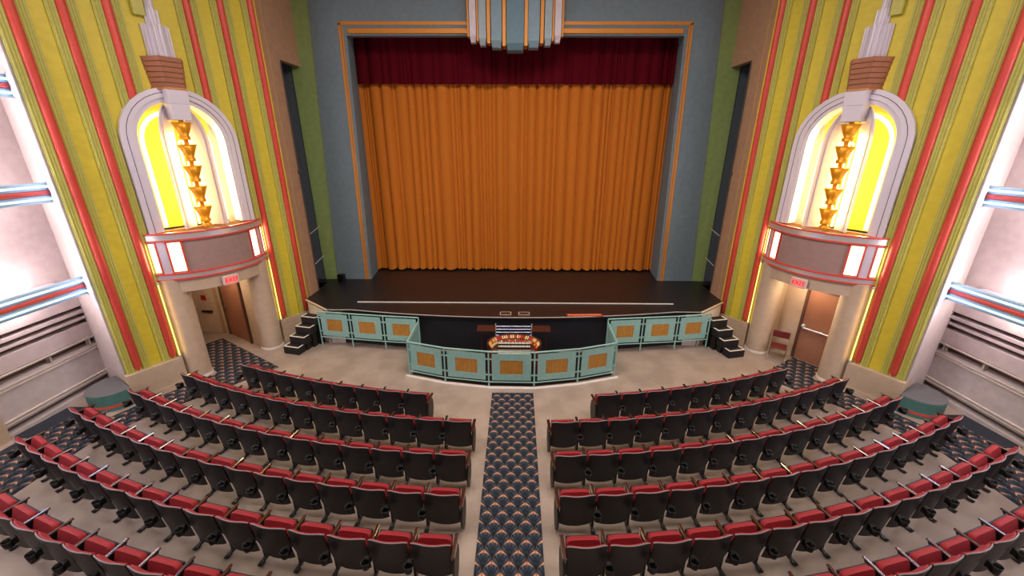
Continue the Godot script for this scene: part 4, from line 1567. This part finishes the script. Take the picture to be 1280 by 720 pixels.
# ---------------------------------------------------------------- seats
func make_seat_meshes() -> Dictionary:
	var out := {}
	# curved back shell and the red pad in front of it; local -z faces the stage
	var shape := func(half: float, y0: float, y1: float, z0: float, th: float, corner: float, bow: float) -> MB:
		var mb := MB.new()
		var nx := 9
		var ny := 7
		var f := []
		var b := []
		for j in ny:
			var v := j / (ny - 1.0)
			var rf := []
			var rb := []
			for i in nx:
				var u := -1.0 + 2.0 * i / (nx - 1.0)
				var y := lerpf(y0, y1, v)
				var w := half * (0.965 + 0.035 * v)
				# rounded upper corners
				y -= corner * pow(absf(u), 6.0) * smoothstep(0.6, 1.0, v)
				y += corner * 0.5 * pow(absf(u), 6.0) * smoothstep(0.3, 0.0, v)
				var z := z0 - bow * u * u + 0.07 * (v - 1.0)
				rb.append(Vector3(u * w, y, z))
				var edge := minf(1.0, minf((1.0 - absf(u)) * 5.0, minf(v, 1.0 - v) * 5.0))
				rf.append(Vector3(u * w * 0.985, y, z - th * (0.35 + 0.65 * sqrt(maxf(edge, 0.0)))))
			f.append(rf)
			b.append(rb)
		for j in ny - 1:
			for i in nx - 1:
				mb.quad(b[j][i], b[j][i + 1], b[j + 1][i + 1], b[j + 1][i], 1)
				mb.quad(f[j][i + 1], f[j][i], f[j + 1][i], f[j + 1][i + 1], 2)
		for j in ny - 1:
			mb.quad(f[j][0], b[j][0], b[j + 1][0], f[j + 1][0], 3)
			mb.quad(b[j][nx - 1], f[j][nx - 1], f[j + 1][nx - 1], b[j + 1][nx - 1], 4)
		for i in nx - 1:
			mb.quad(f[0][i], f[0][i + 1], b[0][i + 1], b[0][i], 5)
			mb.quad(b[ny - 1][i], b[ny - 1][i + 1], f[ny - 1][i + 1], f[ny - 1][i], 6)
		return mb
	out.shell = shape.call(0.272, 0.185, 0.835, 0.0, 0.022, 0.03, 0.05).commit()
	out.pad = shape.call(0.258, 0.36, 0.826, -0.024, 0.06, 0.03, 0.05).commit()
	# piping along the top edge
	var mb := MB.new()
	var path := PackedVector3Array()
	for i in 13:
		var u := -1.0 + 2.0 * i / 12.0
		path.append(Vector3(u * 0.268, 0.838 - 0.03 * pow(absf(u), 6.0), -0.012 - 0.05 * u * u))
	mb.tube(path, 0.0095, 5)
	out.piping = mb.commit()
	# tipped-up seat: red pad with a dark pan on its far side
	mb = MB.new()
	var tilt := Basis(Vector3.RIGHT, -0.33)
	var rings := []
	for q in [[-0.05, 0.75], [-0.04, 0.95], [0.0, 1.0], [0.03, 0.98], [0.045, 0.88]]:
		var ring := PackedVector3Array()
		for k in 24:
			var a := TAU * k / 24
			var cx := signf(cos(a)) * pow(absf(cos(a)), 0.28) * 0.240 * lerpf(1.0, q[1], 0.35)
			var cy := signf(sin(a)) * pow(absf(sin(a)), 0.34) * 0.155 * lerpf(1.0, q[1], 0.5)
			ring.append(Vector3(0, 0.545, -0.235) + tilt * Vector3(cx, cy, q[0]))
		rings.append(ring)
	mb.loft(rings, true, true, 1)
	out.cushion = mb.commit()
	mb = MB.new()
	mb.box(Vector3(0, 0.535, -0.235) + tilt * Vector3(0, 0, -0.062), Vector3(0.235, 0.15, 0.014), tilt, 0.01)
	out.pan = mb.commit()
	# standard between two seats
	mb = MB.new()
	var ring2 := PackedVector3Array()
	for q in [[-0.09, 0.0], [-0.30, 0.0], [-0.30, 0.02], [-0.22, 0.05], [-0.21, 0.30], [-0.38, 0.60], [-0.40, 0.625], [-0.09, 0.625], [-0.10, 0.45], [-0.15, 0.26], [-0.15, 0.05], [-0.09, 0.02]]:
		ring2.append(Vector3(-0.018, q[1], q[0]))
	mb.prism(ring2, Vector3(0.036, 0, 0))
	out.standard = mb.commit()
	mb = MB.new()
	mb.box(Vector3(0, 0.012, -0.07), Vector3(0.035, 0.012, 0.045), Basis.IDENTITY, 0.005)
	mb.lathe(Vector3(0, 0.024, -0.05), [[0.012, 0.0], [0.012, 0.012], [0.004, 0.016]], 8)
	out.foot = mb.commit()
	mb = MB.new()
	mb.box(Vector3(0, 0.642, -0.265), Vector3(0.024, 0.015, 0.165), Basis(Vector3.RIGHT, 0.04), 0.009)
	out.arm = mb.commit()
	# cup holder hung behind the standard
	mb = MB.new()
	mb.lathe(Vector3(0, 0.50, 0.05), [[0.052, -0.06], [0.064, 0.05], [0.057, 0.05], [0.045, -0.04]], 12)
	mb.box(Vector3(0, 0.50, -0.01), Vector3(0.042, 0.055, 0.03), Basis.IDENTITY, 0.008)
	out.cup = mb.commit()
	# aisle end panel
	mb = MB.new()
	var r3 := PackedVector3Array()
	for k in 22:
		var a := TAU * k / 22
		var wz := 0.17 + 0.03 * sin(a)
		r3.append(Vector3(-0.016, 0.31 + sin(a) * 0.30, -0.19 + cos(a) * wz))
	mb.prism(r3, Vector3(0.032, 0, 0), 1)
	out.end = mb.commit()
	mb = MB.new()
	mb.box(Vector3(0, 0.625, -0.20), Vector3(0.030, 0.018, 0.18), Basis(Vector3.RIGHT, 0.05), 0.011)
	out.end_arm = mb.commit()
	return out


func seats() -> void:
	var q := make_seat_meshes()
	var ord := ["first", "second", "third", "fourth", "fifth", "sixth", "seventh", "eighth", "ninth", "tenth", "eleventh", "twelfth", "thirteenth", "fourteenth", "fifteenth"]
	var counts := [9, 13, 14, 15, 15, 15]
	var front := [7.28, 6.39, 5.45, 4.57, 3.73, 2.885]
	var starts := [1.86, 0.77, 0.76, 0.75, 0.745, 0.74]
	var pitch := 0.583
	# the first seat of each kind is built, the others are copies
	var plain := {}
	for r in 6:
		var R: float = 24.6 - front[r]
		for sg in [-1.0, 1.0]:
			var side := "left" if sg < 0 else "right"
			for k in counts[r]:
				if r == 5 and k < 3:
					continue
				var arc: float = asin(starts[r] / R) + (k + 0.5) * pitch / R
				var X: float = sg * R * sin(arc)
				var D: float = 24.6 - R * cos(arc)
				var aisle: bool = k == 0
				var last: bool = k == counts[r] - 1
				var key := "%s%s%s" % [sg, aisle, last]
				var o: Node3D
				if plain.has(key):
					o = plain[key].duplicate()
					o.name = numbered("theatre_seat")
					add_child(o)
				else:
					o = Node3D.new()
					o.name = numbered("theatre_seat")
					add_child(o)
					plain[key] = o
					inst("back_shell", q.shell, M.seat_shell, o)
					var pad := inst("back_pad", q.pad, M.seat_red, o)
					inst("piping", q.piping, M.piping, pad)
					var cu := inst("seat_cushion", q.cushion, M.seat_red, o)
					inst("seat_pan", q.pan, M.seat_shell, cu)
					# every seat carries the standard on its outer side; the aisle seat also has the end panel
					var xs: float = sg * pitch / 2
					var sd := inst("standard", q.standard, M.seat_metal, o)
					sd.position.x = xs
					inst("foot", q.foot, M.seat_foot, sd)
					var ar := inst("armrest", q.arm, M.arm_wood, o)
					ar.position.x = xs
					if not last:
						var cu2 := inst("cup_holder", q.cup, M.cup_black, o)
						cu2.position.x = xs
					else:
						var cu3 := inst("cup_holder", q.cup, M.cup_black, o)
						cu3.position.x = xs - sg * 0.04
					if aisle:
						var en := inst("end_panel", q.end, M.seat_metal, o)
						en.position.x = -xs
						var ea := inst("armrest", q.end_arm, M.arm_wood, o)
						ea.position.x = -xs
				o.position = V(X, fy(D), D)
				o.rotation.y = -sg * arc * -1.0
				tag(o, "folded red theatre seat, %s block, %s row from stage, %s seat from centre aisle" % [side, ord[r], ord[k]], "seat", "red theatre seats in curved rows")


func folding_chair() -> void:
	var at := W(1.0, 1.93, 0.14, LOW)
	var dir := (V(4.6, 0, 6.0) - at)
	var t := thing("folding_chair", "maroon padded folding chair beside the brown exit door", "chair", at, atan2(dir.x, dir.z))
	# local +z is the front
	var mb := MB.new()
	mb.box(Vector3(0, 0.45, 0.04), Vector3(0.20, 0.022, 0.19), Basis.IDENTITY, 0.018)
	obj("seat", mb, M.maroon, t)
	mb = MB.new()
	mb.box(Vector3(0, 0.74, -0.19), Vector3(0.21, 0.10, 0.016), Basis(Vector3.RIGHT, -0.14), 0.012)
	obj("backrest", mb, M.maroon, t)
	for e in [-1.0, 1.0]:
		mb = MB.new()
		mb.tube(PackedVector3Array([Vector3(e * 0.225, 0.84, -0.21), Vector3(e * 0.225, 0.45, -0.13), Vector3(e * 0.225, 0.02, 0.24)]), 0.013, 6)
		obj("leg", mb, M.chair_tube, t)
		mb = MB.new()
		mb.tube(PackedVector3Array([Vector3(e * 0.205, 0.43, 0.16), Vector3(e * 0.205, 0.02, -0.22)]), 0.013, 6)
		obj("leg", mb, M.chair_tube, t)
	mb = MB.new()
	mb.tube(PackedVector3Array([Vector3(-0.225, 0.12, 0.155), Vector3(0.225, 0.12, 0.155)]), 0.010, 6)
	obj("stretcher", mb, M.chair_tube, t)
	mb = MB.new()
	mb.tube(PackedVector3Array([Vector3(-0.205, 0.14, -0.11), Vector3(0.205, 0.14, -0.11)]), 0.010, 6)
	obj("stretcher", mb, M.chair_tube, t)
